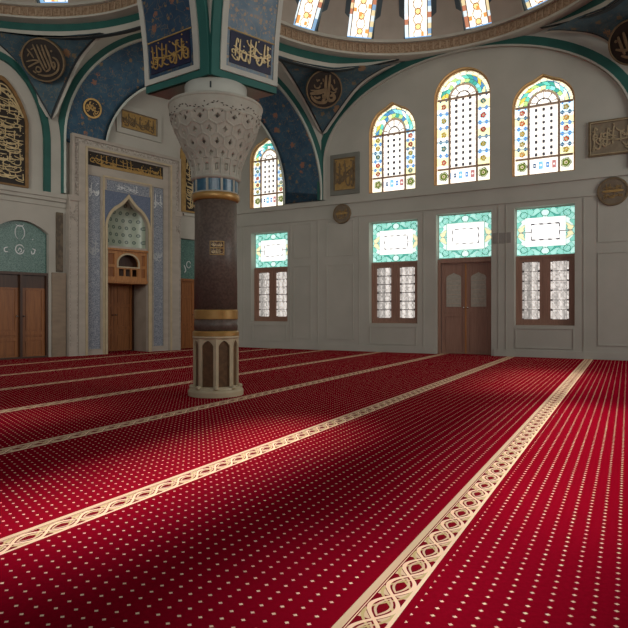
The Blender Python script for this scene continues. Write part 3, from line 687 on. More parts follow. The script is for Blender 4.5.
roundel(FW, -3.21, 3.635, .265, 'small round bronze plaque below the square gilt plaque', 41)
roundel(FW, 3.19, 3.585, .305, 'round bronze plaque low at the right end of the window wall', 42)
def arched_panel(x0, x1, z0, zs, za, label, seed, rows, stems, fw=.07, fm=None):
    og = ((x0 + x1)/2, 0, z0); r = FQ.empty('calligraphy_mural', *og); tag(r, label, 'calligraphy panel')
    sheet([arch_loop(x0 - fw, x1 + fw, z0 - .0, zs, za + fw*1.4, 'pointed'), arch_loop(x0, x1, z0 + .04, zs, za, 'pointed')], -.06, 0).build('gold_frame', fm or simple('ochre frame', (.26, .145, .055), (.20, .11, .04), .5, 8), r, origin=og)
    p = sheet([arch_loop(x0, x1, z0 + .04, zs, za, 'pointed')], -.03, 0).build('field', 'black', r, origin=og)
    c, w = (x0 + x1)/2, (x1 - x0)/2; out = []
    rows2 = script_strokes(x1 - x0 - .06, za - z0 - .12, seed, rows, stems) + [([(a, b + (za - z0)/rows*.5) for a, b in p], q) for p, q in script_strokes(x1 - x0 - .06, za - z0 - .12, seed + 7, rows, max(2, stems - 2))]
    for pts, sw in rows2:
        q = []
        for a, b in pts:
            X, Z = x0 + .03 + a, z0 + .07 + b; lim = zs + (za - zs)*arch_z((X - c)/w, 'pointed') - .05
            q.append((X, min(Z, max(lim, z0 + .1))))
        out.append((q, sw*.95))
    lettering(out, 0, 0, -.03, -.048, 'lettering', 'goldpale', p, og)
arched_panel(-.50, .50, 3.74, 5.15, 5.95, 'tall pointed black panel with dense gold calligraphy above the wide wooden doors', 51, 6, 5)
arched_panel(4.78, 5.55, 3.78, 5.4, 6.1, 'gold framed black calligraphy panel partly hidden behind the column capital', 52, 6, 4, .15, 'goldflat')

# ------------------------------------------------------------------ arches
def ell(t, a, b, c): return (a*cos(t), c + b*sin(t))
# great arch on the window wall
def wall_band(fr, name, xc, a0, a1, rise, spring, foot, d, mat, parent=None, n=56):
    def fn(s, q, e):
        aa = a0 + (a1 - a0)*q; hh = rise + (aa - a0) if True else rise
        L = (spring - foot); tot = 2*L + PI*aa; u = s*tot
        if u < L: x, z = -aa, foot + u
        elif u > tot - L: x, z = aa, foot + (tot - u)
        else:
            t = PI - (u - L)/aa; x, z = aa*cos(t), spring + hh*sin(t)
        return (xc + x, -e, z)
    mb = MB().slab(lambda a, b, e: fn(a, b, e), n, 1, d)
    o = mb.build(name, mat, parent)
    return o
A1 = wall_band(FW, 'arch', -.08, 3.66, 3.85, 2.24, 5.04, 4.05, .08, 'green'); FW.place(A1); tag(A1, 'wide teal arch band over the stained glass windows', 'arch', kind='structure')
wall_band(FW, 'arch_edge', -.08, 3.62, 3.66, 2.20, 5.04, 4.05, .085, 'wall', A1); wall_band(FW, 'arch_border', -.08, 3.85, 4.16, 2.43, 5.04, 5.03, .07, 'beige', A1)
A2 = wall_band(FQ, 'arch', -.12, 1.03, 1.17, 1.60, 4.80, 3.72, .08, 'green'); FQ.place(A2); tag(A2, 'pointed teal arch band around the tall black calligraphy panel', 'arch', kind='structure')
wall_band(FQ, 'arch_border', -.12, 1.17, 1.40, 1.74, 4.80, 3.72, .07, 'beige', A2)

# deep splayed arch across the corner, its soffit painted blue
K1 = Vector((.19, 15.74, 0)) - WN*.07; K2 = Vector((-5.76, 13.41, 0)) - QN*.07
K1b = K1 - WD*1.12; K2b = K2 + QD*.95
def corner(P, Q, t, rad, sp0, sp1, foot0, foot1, off=0):
    """t 0..1 from foot at P over the arch to foot at Q"""
    D = (Q - P); R = D.length/2; d = D.normalized(); m = (P + Q)/2; r = R + off
    if t < .12: f = t/.12; p = m - d*r; return Vector((p.x, p.y, foot0 + (sp0 - foot0)*f))
    if t > .88: f = (1 - t)/.12; p = m + d*r; return Vector((p.x, p.y, foot1 + (sp1 - foot1)*f))
    a = PI*(1 - (t - .12)/.76); p = m + d*r*cos(a); sp = sp0 + (sp1 - sp0)*(t - .12)/.76
    k = .93 if False else 1
    return Vector((p.x, p.y, sp + r*rad*sin(a)))
arF = lambda t, off=0: corner(K2, K1, t, 1.0, 5.04, 4.22, 3.75, 4.05, off)
arB = lambda t, off=0: corner(K2b, K1b, t, 1.0, 4.86, 4.42, 3.75, 4.05, off)
CN = Vector((.365, -.93, 0)).normalized()
A3 = MB().slab(lambda a, b, e: (lambda p: tuple(p + Vector((0, 0, e))))(arF(.112 + a*.888).lerp(arB(.112 + a*.888), b)), 72, 8, .04).build('arch', 'blue', smooth=True); tag(A3, 'deep painted blue arch spanning the corner behind the column', 'arch', kind='structure')
def bandF(o0, o1, th): return MB().slab(lambda a, b, e: tuple(arF(a, o0 + (o1 - o0)*b) + CN*e), 72, 1, th)
bandF(.0, .05, .07).build('arch_edge', 'edge', A3); bandF(.05, .19, .06).build('arch_band', 'green', A3); bandF(.19, .75, .045).build('arch_border', 'beige', A3)
MB().slab(lambda a, b, e: tuple(arB(.135 + a*.865, -.05 + .05*b) + CN*e), 72, 1, .05).build('back_edge', 'edge', A3)
# round medallion painted on its soffit
def soffit_pt(a, b): return arF(a).lerp(arB(a), b)
def soffit_medal(a0, b0, r, parent):
    p = soffit_pt(a0, b0); u = (soffit_pt(a0 + .004, b0) - p).normalized(); w = (soffit_pt(a0, b0 + .05) - p); w = (w - u*w.dot(u)).normalized(); nn = u.cross(w)
    if nn.dot(Vector((-2.6, 14, 5)) - p) < 0: nn = -nn
    mat = Matrix((( *w,), (*(-nn),), (*u,))).transposed()
    def tr(mb): mb.v = [tuple(p + w*x - nn*y + u*z) for x, y, z in mb.v]; return mb
    d = sheet([[(r*cos(t), r*sin(t)) for t in np.linspace(0, 2*PI, 36)[:-1]]], -.03, .0); o = tr(d).build('soffit_medallion', 'black', parent)
    S = MB()
    for pts, sw in script_strokes(r*1.4, r*1.4, 77, 1, 4): S.ribbon([(x - r*.7, z - r*.7) for x, z in pts], sw, -.03, -.045)
    S.ribbon([(r*.95*cos(t), r*.95*sin(t)) for t in np.linspace(0, 2*PI, 24)], .04, -.03, -.045, 1)
    tr(S).build('lettering', 'gold', o)
soffit_medal(.205, .45, .22, A3)

# ------------------------------------------------------------------ domes, rings, pendentives
DA, RA = Vector((1.76, 10.3, 0)), 4.0
DL, RL = Vector((-5.5, 8.3, 0)), 4.0
def ringband(c, r0, r1, z0, z1, a0, a1, n=96):
    """a curved band, inner face r0, back r1, azimuth measured from +y towards +x"""
    def fn(a, b, e):
        t = a0 + (a1 - a0)*a; r = r1 + (r0 - r1)*e; return (c.x + r*sin(t), c.y + r*cos(t), z0 + (z1 - z0)*b)
    return MB().slab(fn, n, 1, 1.0)
def make_dome(c, R, zr, nwin, ph, seed, label, half, hs=1.0):
    """ring cornice, spherical shell with window openings, stained glass in the openings"""
    global wn
    z1_, z2_, z3_ = zr + .05*hs, zr + .30*hs, zr + .37*hs
    cor = ringband(c, R - .13, R + .2, z1_, z2_, 0, 2*PI).build('cornice', simple('carved brown cornice', (.25, .165, .10), (.36, .26, .17), .6, 24, lo=.42, hi=.58, bump=.5))
    tag(cor, label + ' carved cornice ring', 'cornice', kind='structure')
    for z0, z1, dr, mt, nm in ((zr, z1_, .16, 'beige', 'cornice_lip'), (z2_, z3_, .20, 'beige', 'cornice_lip')):
        ringband(c, R - dr, R + .2, z0, z1, 0, 2*PI).build(nm, mt, cor)
    mb = MB()
    for k in range(150):
        t = 2*PI*k/150
        if cos(t) < -.2: continue
        p = [(R - .15, -.016), (R - .15, .016), (R - .12, -.016), (R - .12, .016)]
        vs = []
        for r, w in p:
            for z in (z1_ + .04*hs, z2_ - .04*hs): vs.append((c.x + r*sin(t) + w*cos(t), c.y + r*cos(t) - w*sin(t), z))
        mb.add(vs, [(0, 1, 3, 2), (4, 6, 7, 5), (0, 4, 5, 1), (2, 3, 7, 6), (1, 5, 7, 3), (0, 2, 6, 4)])
    mb.build('cornice_carving', simple('cornice relief', (.42, .31, .21), (.33, .24, .16), .6), cor)
    for z0, z1, dr, mt, nm in ((zr - .20*hs, zr + .02, -.07, 'green', 'ring_band'), (zr - .36*hs, zr - .20*hs, -.05, 'beige', 'ring_border'), (zr - .39*hs, zr - .36*hs, -.04, 'line', 'ring_line')):
        def bz(t, z):                                               # the bands die out where the ring meets the window wall
            if not half: return z
            k = min(1, max(0, (abs((t - .50 + PI) % (2*PI) - PI) - .40)/.42)); return zr + .02 - (zr + .02 - z)*k
        def fb(a, b, e):
            t = .5 + (PI*2 - .02)*(a - .5) + PI*half; r = R + .14 + (-dr - .14)*e if False else R + .14 + (-.14 - dr)*e
            return (c.x + r*sin(t), c.y + r*cos(t), bz(t, z0 + (z1 - z0)*b))
        MB().slab(fb, 120, 1, 1.0).build(nm, mt, cor)
    zb = zr + .35*hs; Rs = sqrt((R - .06)**2 + 1.6**2); zc = zb - 1.6; step = 2*PI/nwin
    zw0, zw1, hw = zb + .05, zb + 1.55, .35
    def rad(z): return sqrt(max(0, Rs*Rs - (z - zc)**2))
    zs = [zb, zw0] + list(np.linspace(zw0, zw1, 7)[1:]) + [zb + 1.75, zb + 2.0, zb + 2.25, zc + Rs - .25, zc + Rs - .1, zc + Rs - .01]
    sh = MB(); per = 10
    dw = hw/(R - .1)
    cuts = [-step/2, -step*.36, -dw - .045, -dw, -dw*.5, 0, dw*.5, dw, dw + .045, step*.36, step/2]
    wins = [ph + step*k for k in range(nwin)]
    for t0 in wins:
        for i in range(len(zs) - 1):
            for j in range(per):
                if 3 <= j <= 6 and zs[i] >= zw0 - 1e-6 and zs[i + 1] <= zw1 + 1e-6: continue
                q = []
                for z, a in ((zs[i], cuts[j]), (zs[i], cuts[j + 1]), (zs[i + 1], cuts[j + 1]), (zs[i + 1], cuts[j])):
                    r = rad(z); q.append((c.x + r*sin(t0 + a), c.y + r*cos(t0 + a), z))
                sh.add(q, [(0, 1, 2, 3)])
    o = sh.build('dome', 'dome'); tag(o, label + ' dome shell with a ring of windows', 'dome', kind='structure')
    md = o.modifiers.new('t', 'SOLIDIFY'); md.thickness = .12; md.offset = -1 if False else 1
    for k, t0 in enumerate(wins):
        tt = (t0 + PI) % (2*PI) - PI
        if cos(tt) < -.15: continue
        p0 = c + Vector((rad(zw0)*sin(t0), rad(zw0)*cos(t0), zw0)); p1 = c + Vector((rad(zw1)*sin(t0), rad(zw1)*cos(t0), zw1))
        up = (p1 - p0); H = up.length; up.normalize(); rt = Vector((cos(t0), -sin(t0), 0)); out = rt.cross(up); 
        if out.dot(p0 - c) < 0: out = -out
        wn += 1
        e = bpy.data.objects.new('window_%d' % wn, None); C.objects.link(e); e.location = p0
        e.matrix_world = Matrix(((rt.x, out.x, up.x, p0.x), (rt.y, out.y, up.y, p0.y), (rt.z, out.z, up.z, p0.z), (0, 0, 0, 1)))
        yield e, k, tt
        mb = MB(); w2 = hw + .035
        mb.box(-w2 - .05, -hw + .035, -.06, .10, 0, H).box(hw - .035, w2 + .05, -.06, .10, 0, H).box(-hw, hw, -.04, .10, -.03, .03).box(-hw, hw, -.04, .10, H - .05, H)
        mb.build('frame', 'domeblue', e)
        pane('glass', -hw + .02, hw - .02, .03, H - .04, dome_design(2*hw - .04, H, seed + k), GLD, e, (0, 0, 0), .05, None, .012)
lab = {}
def near(tt, a): return abs(tt - a) < .12
namesA = [(-.536, 'leftmost drum window of the main dome, next to the column arch'), (-.16, 'second drum window from the column arch in the main dome'), (.20, 'third drum window from the column arch, left of the brightest'), (.572, 'slanted bright drum window above the tallest arched window'), (.95, 'rightmost drum window of the main dome in view')]
for e, k, tt in make_dome(DA, RA, 7.28, 17, .200, 3, 'large main', 1):
    L = [n for a, n in namesA if near(tt, a)]
    tag(e, L[0] if L else 'main dome drum window outside the photograph', 'dome window', None if L else 'unseen drum windows of the main dome', 'structure')
namesL = [(.01, 'small lit drum window at the top left above the left medallion'), (.38, 'small lit drum window at the top left nearer the column')]
for e, k, tt in make_dome(DL, RL, 7.16, 17, .01, 30, 'smaller left', 0, .82):
    L = [n for a, n in namesL if near(tt, a)]
    tag(e, L[0] if L else 'left dome drum window outside the photograph', 'dome window', None if L else 'unseen drum windows of the left dome', 'structure')

def catmull(P, t):
    n = len(P) - 1; u = min(t*n, n - 1e-9); i = int(u); f = u - i
    p0, p1, p2, p3 = P[max(i - 1, 0)], P[i], P[i + 1], P[min(i + 2, n)]
    return .5*((2*p1) + (p2 - p0)*f + (2*p0 - 5*p1 + 4*p2 - p3)*f*f + (3*p1 - p0 - 3*p2 + p3)*f**3)
def pend_fn(c, Lp, Rp, grow, lift):
    """spherical triangle between two arches and the ring; lift = distance towards the dome axis"""
    Lp = [Vector(p) for p in Lp]; Rp = [Vector(p) for p in Rp]
    nv = Vector((c.x - Lp[0].x, c.y - Lp[0].y, -1.2)).normalized()
    def fn(a, b, e=0):
        l, r = catmull(Lp, b), catmull(Rp, b); w = max(.02, (r - l).length)
        al, ar = math.atan2(l.x - c.x, l.y - c.y), math.atan2(r.x - c.x, r.y - c.y)
        rl, rr = math.hypot(l.x - c.x, l.y - c.y), math.hypot(r.x - c.x, r.y - c.y)
        g = max(-.5, min(1.5, grow/w)); q = -g + a*(1 + 2*g)
        t = al + (ar - al)*q; rd = rl + (rr - rl)*q - lift - e
        k = min(1, max(0, (abs((t - .50 + PI) % (2*PI) - PI) - .40)/.42)) if c == DA else 1
        top = (7.30 - .40*k if c == DA else 6.85) + 1.0*max(0, rd + lift + e - 4.03)
        return Vector((c.x + rd*sin(t), c.y + rd*cos(t), min(l.z + (r.z - l.z)*q, top)))
    return fn
def pendentive(c, Lp, Rp, label, plab):
    f0 = pend_fn(c, Lp, Rp, .07, -.02); o = MB().slab(lambda a, b, e: tuple(f0(a, b, e)), 24, 20, .02).build('pendentive', 'beige', smooth=False); tag(o, label, 'pendentive', kind='structure')
    f1 = pend_fn(c, Lp, Rp, 0, .02); MB().slab(lambda a, b, e: tuple(f1(a, b, e)), 24, 24, .015).build('painted_border', 'line', o)
    f2 = pend_fn(c, Lp, Rp, -.04, .05); MB().slab(lambda a, b, e: tuple(f2(a, .03 + b*.96, e)), 24, 24, .015).build('painted_field', 'blue2', o)
    return o, f2
def medallion(center, target, r, strokes, label, tilt=0):
    nn = (Vector(target) - Vector(center)).normalized(); c0 = Vector(center); rt = Vector((0, 0, 1)).cross(nn).normalized() ; up = nn.cross(rt)
    e = bpy.data.objects.new('calligraphy_medallion', None); C.objects.link(e)
    e.matrix_world = Matrix(((rt.x, -nn.x, up.x, c0.x), (rt.y, -nn.y, up.y, c0.y), (rt.z, -nn.z, up.z, c0.z), (0, 0, 0, 1)))
    tag(e, label, 'medallion', None)
    def lath(prof, caps=True): 
        m = MB().lathe(prof, 56, caps=caps); q = MB(); q.add([(a, -cc, b) for a, b, cc in m.v], [tuple(reversed(f)) for f in m.f]); return q
    lath([(r, -.06), (r, .03), (r*.985, .045), (r*.93, .045), (r*.915, .0)], False).build('gold_rim', 'bronze', e)
    d = lath([(r*.93, -.06), (r*.93, .02)]).build('dark_disc', 'black', e)
    lettering([([(x*r*.86, z*r*.86) for x, z in pts], w*r*1.15) for pts, w in strokes], 0, 0, -.02, -.045, 'lettering', 'bronze', d)
    return e
def trace(c, rr, L): return [([((x - c[0])/rr, (c[1] - y)/rr) for x, y in pts], w) for pts, w in L]
T_A = trace((315, 315), 195, [([(325, 150), (328, 260), (332, 390), (315, 440), (290, 475)], .13), ([(372, 140), (372, 260), (368, 380), (380, 425), (410, 440), (445, 420), (447, 385), (420, 370), (400, 395)], .15),
    ([(140, 372), (220, 362), (290, 345), (335, 322)], .15), ([(145, 330), (215, 335), (290, 318), (325, 300)], .07), ([(155, 395), (190, 440), (250, 470), (330, 468), (365, 440)], .12), ([(300, 372), (312, 405), (335, 425)], .10),
    ([(195, 405), (235, 420), (275, 402)], .09), ([(398, 250), (425, 300), (455, 310), (475, 285)], .09), ([(425, 190), (440, 240)], .06), ([(185, 265), (205, 300), (245, 300), (262, 270)], .07), ([(232, 205), (246, 216)], .10), ([(262, 240), (276, 252)], .10), ([(290, 190), (298, 225)], .06), ([(395, 335), (440, 345), (470, 325)], .06), ([(210, 200), (225, 230)], .06)])
T_L = trace((315, 325), 218, [([(220, 150), (250, 240), (285, 350), (325, 450)], .075), ([(270, 150), (305, 270), (335, 370), (350, 420)], .075), ([(322, 150), (332, 200), (350, 280), (385, 400), (360, 440), (330, 455)], .08), ([(362, 150), (395, 270), (415, 370), (440, 430)], .085),
    ([(215, 440), (235, 405), (270, 415), (275, 450), (240, 465), (212, 445)], .06), ([(130, 415), (200, 375), (285, 335)], .07), ([(120, 350), (180, 335), (235, 330), (290, 350)], .06), ([(435, 285), (475, 310), (495, 370), (470, 440), (400, 490), (310, 505), (230, 490)], .08),
    ([(148, 205), (180, 250), (212, 305)], .06), ([(418, 222), (436, 212)], .08), ([(190, 215), (225, 190)], .05), ([(140, 290), (165, 255)], .05), ([(420, 350), (445, 345), (450, 390), (425, 420)], .06), ([(180, 455), (215, 480)], .05), ([(320, 215), (335, 190)], .05)])
T_R = [(([(-.55, .5), (-.5, 0), (-.42, -.5)]), .1), ([(-.25, .62), (-.22, 0), (-.15, -.4)], .1), ([(.05, .65), (.08, .1), (.1, -.3)], .1), ([(-.8, -.1), (-.3, -.3), (.3, -.25), (.75, .1)], .1), ([(-.6, -.5), (-.1, -.75), (.5, -.6), (.75, -.2)], .1), ([(.35, .5), (.55, .2), (.5, -.1), (.25, 0), (.4, .2)], .09), ([(-.75, .25), (-.65, .35)], .1)]
o, fA = pendentive(DA, [(.22, 15.6, 5.81), (-.27, 15.0, 6.54), (-.64, 14.2, 6.88), (-.90, 13.42, 6.90), (-1.38, 12.9, 6.90)], [(.22, 15.6, 5.81), (.57, 15.3, 6.23), (1.13, 14.95, 6.85), (1.65, 14.5, 7.06), (1.95, 14.35, 7.13)], 'triangular painted pendentive between the blue corner arch and the window wall arch', '')
medallion((.25, 14.45, 6.57), (1.2, 9.0, 3.6), .455, T_A, 'round calligraphy medallion on the pendentive left of the arched windows')
mir = lambda p: (lambda v: tuple(v - WD*2*((v - Vector((DA.x, DA.y, v.z))).dot(WD)) ) )(Vector(p))
o, fR = pendentive(DA, [mir(p) for p in [(.22, 15.6, 5.81), (.57, 15.3, 6.23), (1.13, 14.95, 6.85), (1.65, 14.5, 7.06), (1.95, 14.35, 7.13)]], [mir(p) for p in [(.22, 15.6, 5.81), (-.27, 15.0, 6.54), (-.64, 14.2, 6.88), (-.90, 13.42, 6.90), (-1.38, 12.9, 6.90)]], 'triangular painted pendentive at the upper right corner', '')
mc = Vector(mir((.27, 14.62, 6.67))); medallion((6.35, 11.6, 6.42), (2.4, 8.5, 3.6), .44, T_R, 'round calligraphy medallion cut off at the upper right')
o, fL = pendentive(DL, [(-5.88, 13.0, 5.33), (-6.33, 12.7, 6.21), (-6.66, 12.3, 6.66), (-7.2, 11.8, 6.92)], [(-5.88, 13.0, 5.33), (-5.32, 12.9, 6.47), (-4.87, 12.6, 6.80), (-4.40, 12.2, 6.92)], 'dark triangular painted pendentive above the left doors', '')
medallion((-5.81, 12.45, 6.43), (-5.2, 8.0, 4.0), .44, T_L, 'dark round calligraphy medallion on the left pendentive above the doors')

# ------------------------------------------------------------------ column
CX, CY = -1.205, 7.13
col = bpy.data.objects.new('column', None); C.objects.link(col); col.location = (CX, CY, 0); tag(col, 'round brown granite column with white carved capital and arcaded base', 'column')
MB().lathe([(.335, 0), (.335, .055), (.325, .075), (.30, .085), (.295, .105)], 64).build('plinth', 'cream', col)
A8 = math.atan2(-CY, -CX)
def oct_face(k): return A8 + 2*PI*k/8, A8 + 2*PI*(k + 1)/8
R8 = .276
MB().lathe([(R8 - .025, .09), (R8 - .025, .69)], 8, a0=A8).build('base_core', 'granite2', col)
mb = MB()
for k in range(8):
    a, b = oct_face(k); p, q = Vector((R8*cos(a), R8*sin(a), 0)), Vector((R8*cos(b), R8*sin(b), 0)); d = (q - p).normalized(); L = (q - p).length; nn = Vector((d.y, -d.x, 0))
    m2 = sheet([rect(0, L, .085, .70), arch_loop(.034, L - .034, .115, .60, .668, 'pointed')], 0, .03)
    mb.add([tuple(p + d*x - nn*y + Vector((0, 0, z))) for x, y, z in m2.v], m2.f)
mb.build('base_arcade', 'cream', col)
MB().lathe([(.262, .69), (.280, .695), (.284, .708), (.280, .72), (.27, .73)], 64).build('base_moulding', 'cream', col, True)
mb = MB()
for k in range(8):
    a = A8 + 2*PI*k/8; m = MB().lathe([(.002, .085), (.03, .09), (.035, .105), (.028, .125), (.002, .135)], 12, R8*1.05*cos(a), R8*1.05*sin(a)); mb.add(m.v, m.f)
mb.build('base_bosses', 'cream', col, True)
MB().lathe([(.274, .715), (.282, .725), (.282, .765), (.274, .78), (.266, .785)], 64).build('brass_band', 'brass', col)
MB().lathe([(.262, .78), (.262, .93)], 64).build('lower_shaft', 'granite', col, True)
MB().lathe([(.266, .925), (.270, .93), (.270, 1.03), (.264, 1.04)], 64).build('brass_band', 'brass', col)
MB().lathe([(.262, 1.03), (.256, 2.38)], 64).build('shaft', 'granite', col, True)
MB().lathe([(.262, 2.355), (.282, 2.37), (.290, 2.39), (.290, 2.43), (.278, 2.445)], 64).build('brass_ring', 'brass', col, True)
MB().lathe([(.272, 2.44), (.272, 2.615)], 64).build('tile_ring', 'bluetile', col)
mb = MB()
for k in range(10):
    t = 2*PI*k/10 + .1; p = (cos(t), sin(t)); 
    mb.add([(r*cos(t + w), r*sin(t + w), z) for r in (.268, .280) for w in (-.05, .05) for z in (2.45, 2.61)], [(0, 1, 3, 2), (4, 6, 7, 5), (0, 4, 5, 1), (2, 3, 7, 6)])
mb.build('tile_dividers', 'capital', col)
MB().lathe([(.272, 2.44), (.285, 2.443), (.285, 2.455), (.273, 2.46)], 64).build('tile_edge', 'capital', col)
MB().lathe([(.272, 2.60), (.288, 2.608), (.300, 2.625), (.300, 2.645), (.29, 2.65)], 64).build('capital_collar', 'capital', col, True)
prof = [(.295, 2.67), (.300, 2.81), (.345, 2.96), (.400, 3.09), (.455, 3.23), (.515, 3.38), (.545, 3.49), (.562, 3.64), (.567, 3.68)]
KZ = (3.50 - 2.63)/(3.68 - 2.67)
def kz(z): return 2.63 + (z - 2.67)*KZ
def capr(z):
    return float(np.interp(z, [p[1] for p in prof], [p[0] for p in prof]))
def cap_relief(th, z):
    """muqarnas relief: rows of hexagonal cells with a sunk lozenge, pointed niches at the foot"""
    n = 16; d = 0
    if z > 3.49: return 0.0
    if z < 2.90:
        u = (th*n/(2*PI)) % 1 - .5; v = (z - 2.70)/.20
        rim = abs(u)*1.0; top = 1 - v
        inside = (abs(u) < .36) and v > .05 and v < 1.0 - .9*max(0, abs(u) - .0)*abs(u)*4
        edge = abs(u) > .36
        d = .008 if edge else -.003
        if abs(u) < .16 and .2 < v < .66: d = -.026 if (abs(u) > .10 or v < .28 or v > .58) else -.010
        return d
    rows = [(2.96, .155, .5), (3.10, .16, 0), (3.245, .165, .5), (3.40, .165, 0)]
    best = None
    for zc, h, off in rows:
        u = (th*n/(2*PI) + off) % 1 - .5; v = (z - zc)/h
        dd = max(abs(u)*1.0, abs(u)*.5 + abs(v)*.75)          # hexagonal distance
        if best is None or dd < best[0]: best = (dd, u, v)
    dd, u, v = best
    if dd > .45: return .008
    if dd > .40: return .001
    l = abs(u)/.13 + abs(v)/.20
    return -.030 if l < 1 else -.002
nA, nZ = 288, 90
mb = MB(); vs = []; fs = []
for j in range(nZ + 1):
    z = 2.67 + (3.68 - 2.67)*j/nZ
    for i in range(nA):
        t = 2*PI*i/nA; r = capr(z) + cap_relief(t, z); vs.append((r*cos(t), r*sin(t), kz(z)))
for j in range(nZ):
    for i in range(nA): fs.append((j*nA + i, j*nA + (i + 1) % nA, (j + 1)*nA + (i + 1) % nA, (j + 1)*nA + i))
mb.add(vs, fs); cap = mb.build('capital', 'capital', col)
MB().lathe([(.55, 3.475), (.570, 3.485), (.576, 3.50), (.570, 3.52), (.54, 3.53)], 72).build('capital_rim', 'capital', cap, True)
MB().lathe([(.36, 3.50), (.38, 3.748)], 64).build('capital_neck', 'beige', cap, True)
MB().box(.0 - .008, .010, -.385, -.365, 3.63, 3.70).build('slot', 'line', cap)
# leaf frieze, and dark chips painting shade into the sunk lozenges
mb = MB(); r0 = random.Random(5)
def chip(t, z, w, h, rot=0, out=.004):
    r = capr(z) + out; P = []
    for a in (0, 1, 2, 3):
        x, y = ((w, 0), (0, h), (-w, 0), (0, -h))[a]; x, y = x*cos(rot) - y*sin(rot), x*sin(rot) + y*cos(rot)
        rr = capr(z + y) + out; P.append((rr*cos(t + x/r), rr*sin(t + x/r), kz(z + y)))
    Q = [(x*.985, y*.985, z) for x, y, z in P]
    mb.add(P + Q, [(0, 1, 2, 3), (7, 6, 5, 4), (0, 4, 5, 1), (1, 5, 6, 2), (2, 6, 7, 3), (3, 7, 4, 0)])
for k in range(64):
    t = 2*PI*k/64; u = (k % 8)/8
    chip(t, 3.525 + .035*sin(u*2*PI) + .01*r0.random(), .020, .008, r0.uniform(-.8, .8))
    if k % 2: chip(t + .03, 3.55 + .03*cos(u*2*PI), .010, .010, r0.uniform(0, 1.5))
for row, (zc, off) in enumerate(((3.10, 0), (3.40, 0), (3.245, .5))):
    for k in range(16):
        t = 2*PI*(k + .5 - off)/16
        if row != 2: chip(t, zc - .01, .024, .030, 0, -.019)
for k in range(32):
    t = 2*PI*(k + .5)/32; chip(t, 3.455, .007, .020, .5*(-1)**k, .004)
mb.build('capital_frieze_and_shade', simple('dark frieze and hollow shade', (.07, .055, .045), None, .7), cap)
# square plaque on the shaft
ft = math.atan2(-CY, -CX) - .0
e = MB()
def shaft_pt(x, y, z): 
    r = .2585 - y; t = ft + .05 + (x)/.2585; return (r*cos(t), r*sin(t), z)
def onshaft(m): m.v = [shaft_pt(*p) for p in m.v]; return m
mb = MB()
for i in range(8): mb.box(-.085 + i*.02125, -.085 + (i + 1)*.02125, -.008, .002, 1.69, 1.855)
pl = onshaft(mb).build('shaft_plaque', 'goldflat', col)
mb = MB()
for z0, z1 in ((1.70, 1.765), (1.78, 1.845)):
    for i in range(4): mb.box(-.075 + i*.038, -.075 + i*.038 + .032, -.012, -.007, z0, z1)
onshaft(mb).build('plaque_field', 'wooddark', pl)
mb = MB()
for z0 in (1.70, 1.78):
    for pts, sw in script_strokes(.14, .062, int(z0*100), 1, 4): mb.ribbon([(x - .07, z + z0) for x, z in pts], sw*1.3, -.011, -.014)
onshaft(mb).build('plaque_lettering', 'goldpale', pl)

# ------------------------------------------------------------------ the pier block over the capital and its two painted arches
NB, LB, RB, BB = Vector((-1.20, 6.70, 0)), Vector((-2.09, 7.30, 0)), Vector((-.49, 7.30, 0)), Vector((-1.38, 7.90, 0))
zB = 3.75
mb = MB(); q = [NB, RB, BB, LB]
mb.add([(p.x, p.y, z) for z in (zB, 8.9) for p in q], [(0, 3, 2, 1), (4, 5, 6, 7)] + [(i, (i + 1) % 4, (i + 1) % 4 + 4, i + 4) for i in range(4)])
blk = mb.build('pier', 'beige'); tag(blk, 'square pale pier block resting on the column capital', 'pier', kind='structure')
def painted_arch(P0, P1, label, field, seed, flip):
    """P0 outer foot, P1 the near corner; the soffit curves outwards as it rises"""
    d = (P1 - P0); w = d.length; d.normalize(); nn = Vector((d.y, -d.x, 0))
    if nn.dot(Vector((0, -1, 0))) < 0: nn = -nn
    R = 5.2
    def S(x, h, e):
        f = max(0, h)/R
        p = P0 + d*x + nn*(R*(1 - cos(f)) + e*cos(f)); return (p.x, p.y, zB + (R*sin(f) if h > 0 else h) - e*sin(f))
    def strip(x0, x1, h0, h1, e0, e1, n=None):
        n = n or max(1, int((h1 - h0)/.15)); return MB().slab(lambda a, b, e: S(x0 + (x1 - x0)*a, h0 + (h1 - h0)*b, e0 + e), 2, n, e1 - e0)
    Hm = R*PI/2*.97
    o = strip(0, w, 0, Hm, -.02, .03).build('arch', 'green'); tag(o, label, 'arch', kind='structure')
    f = lambda q: q*w
    mb = strip(f(.0), f(.07), .085, Hm, .03, .05); m2 = strip(f(.07), f(.88), .085, .15, .03, .05); m3 = strip(f(.80), f(.88), .15, Hm, .03, .05)
    for m in (m2, m3): mb.add(m.v, m.f)
    mb.build('cream_border', 'beige', o)
    strip(f(.075), f(.795), .155, Hm, .03, .04).build('painted_field', field, o)
    pn = strip(f(.115), f(.755), .20, .57, .04, .05).build('calligraphy_panel', 'navy', o)
    strip(f(.08), f(.79), .578, .592, .04, .052).build('gold_line', 'goldflat', o)
    mb = MB(); pw, ph = w*.60, .34
    for i, (pts, sw) in enumerate(script_strokes(pw, ph, seed, 1, 8)): mb.ribbon([(x, z) for x, z in pts], sw*.9, -.0, -.012 - .0004*(i % 4))
    X0 = f(.135)
    if flip: mb.v = [S(f(.87) - X0 - x, .215 + z, .05 - y) for x, y, z in mb.v]; mb.f = [tuple(reversed(q)) for q in mb.f]
    else: mb.v = [S(X0 + x, .215 + z, .05 - y) for x, y, z in mb.v]
    mb.build('lettering', 'goldpale' if flip else 'gold', pn)
    return o
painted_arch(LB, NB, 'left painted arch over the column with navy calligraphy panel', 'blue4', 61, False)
painted_arch(RB, NB, 'right painted arch over the column, ground lightened as if lit and navy calligraphy panel', 'blue3', 62, True)

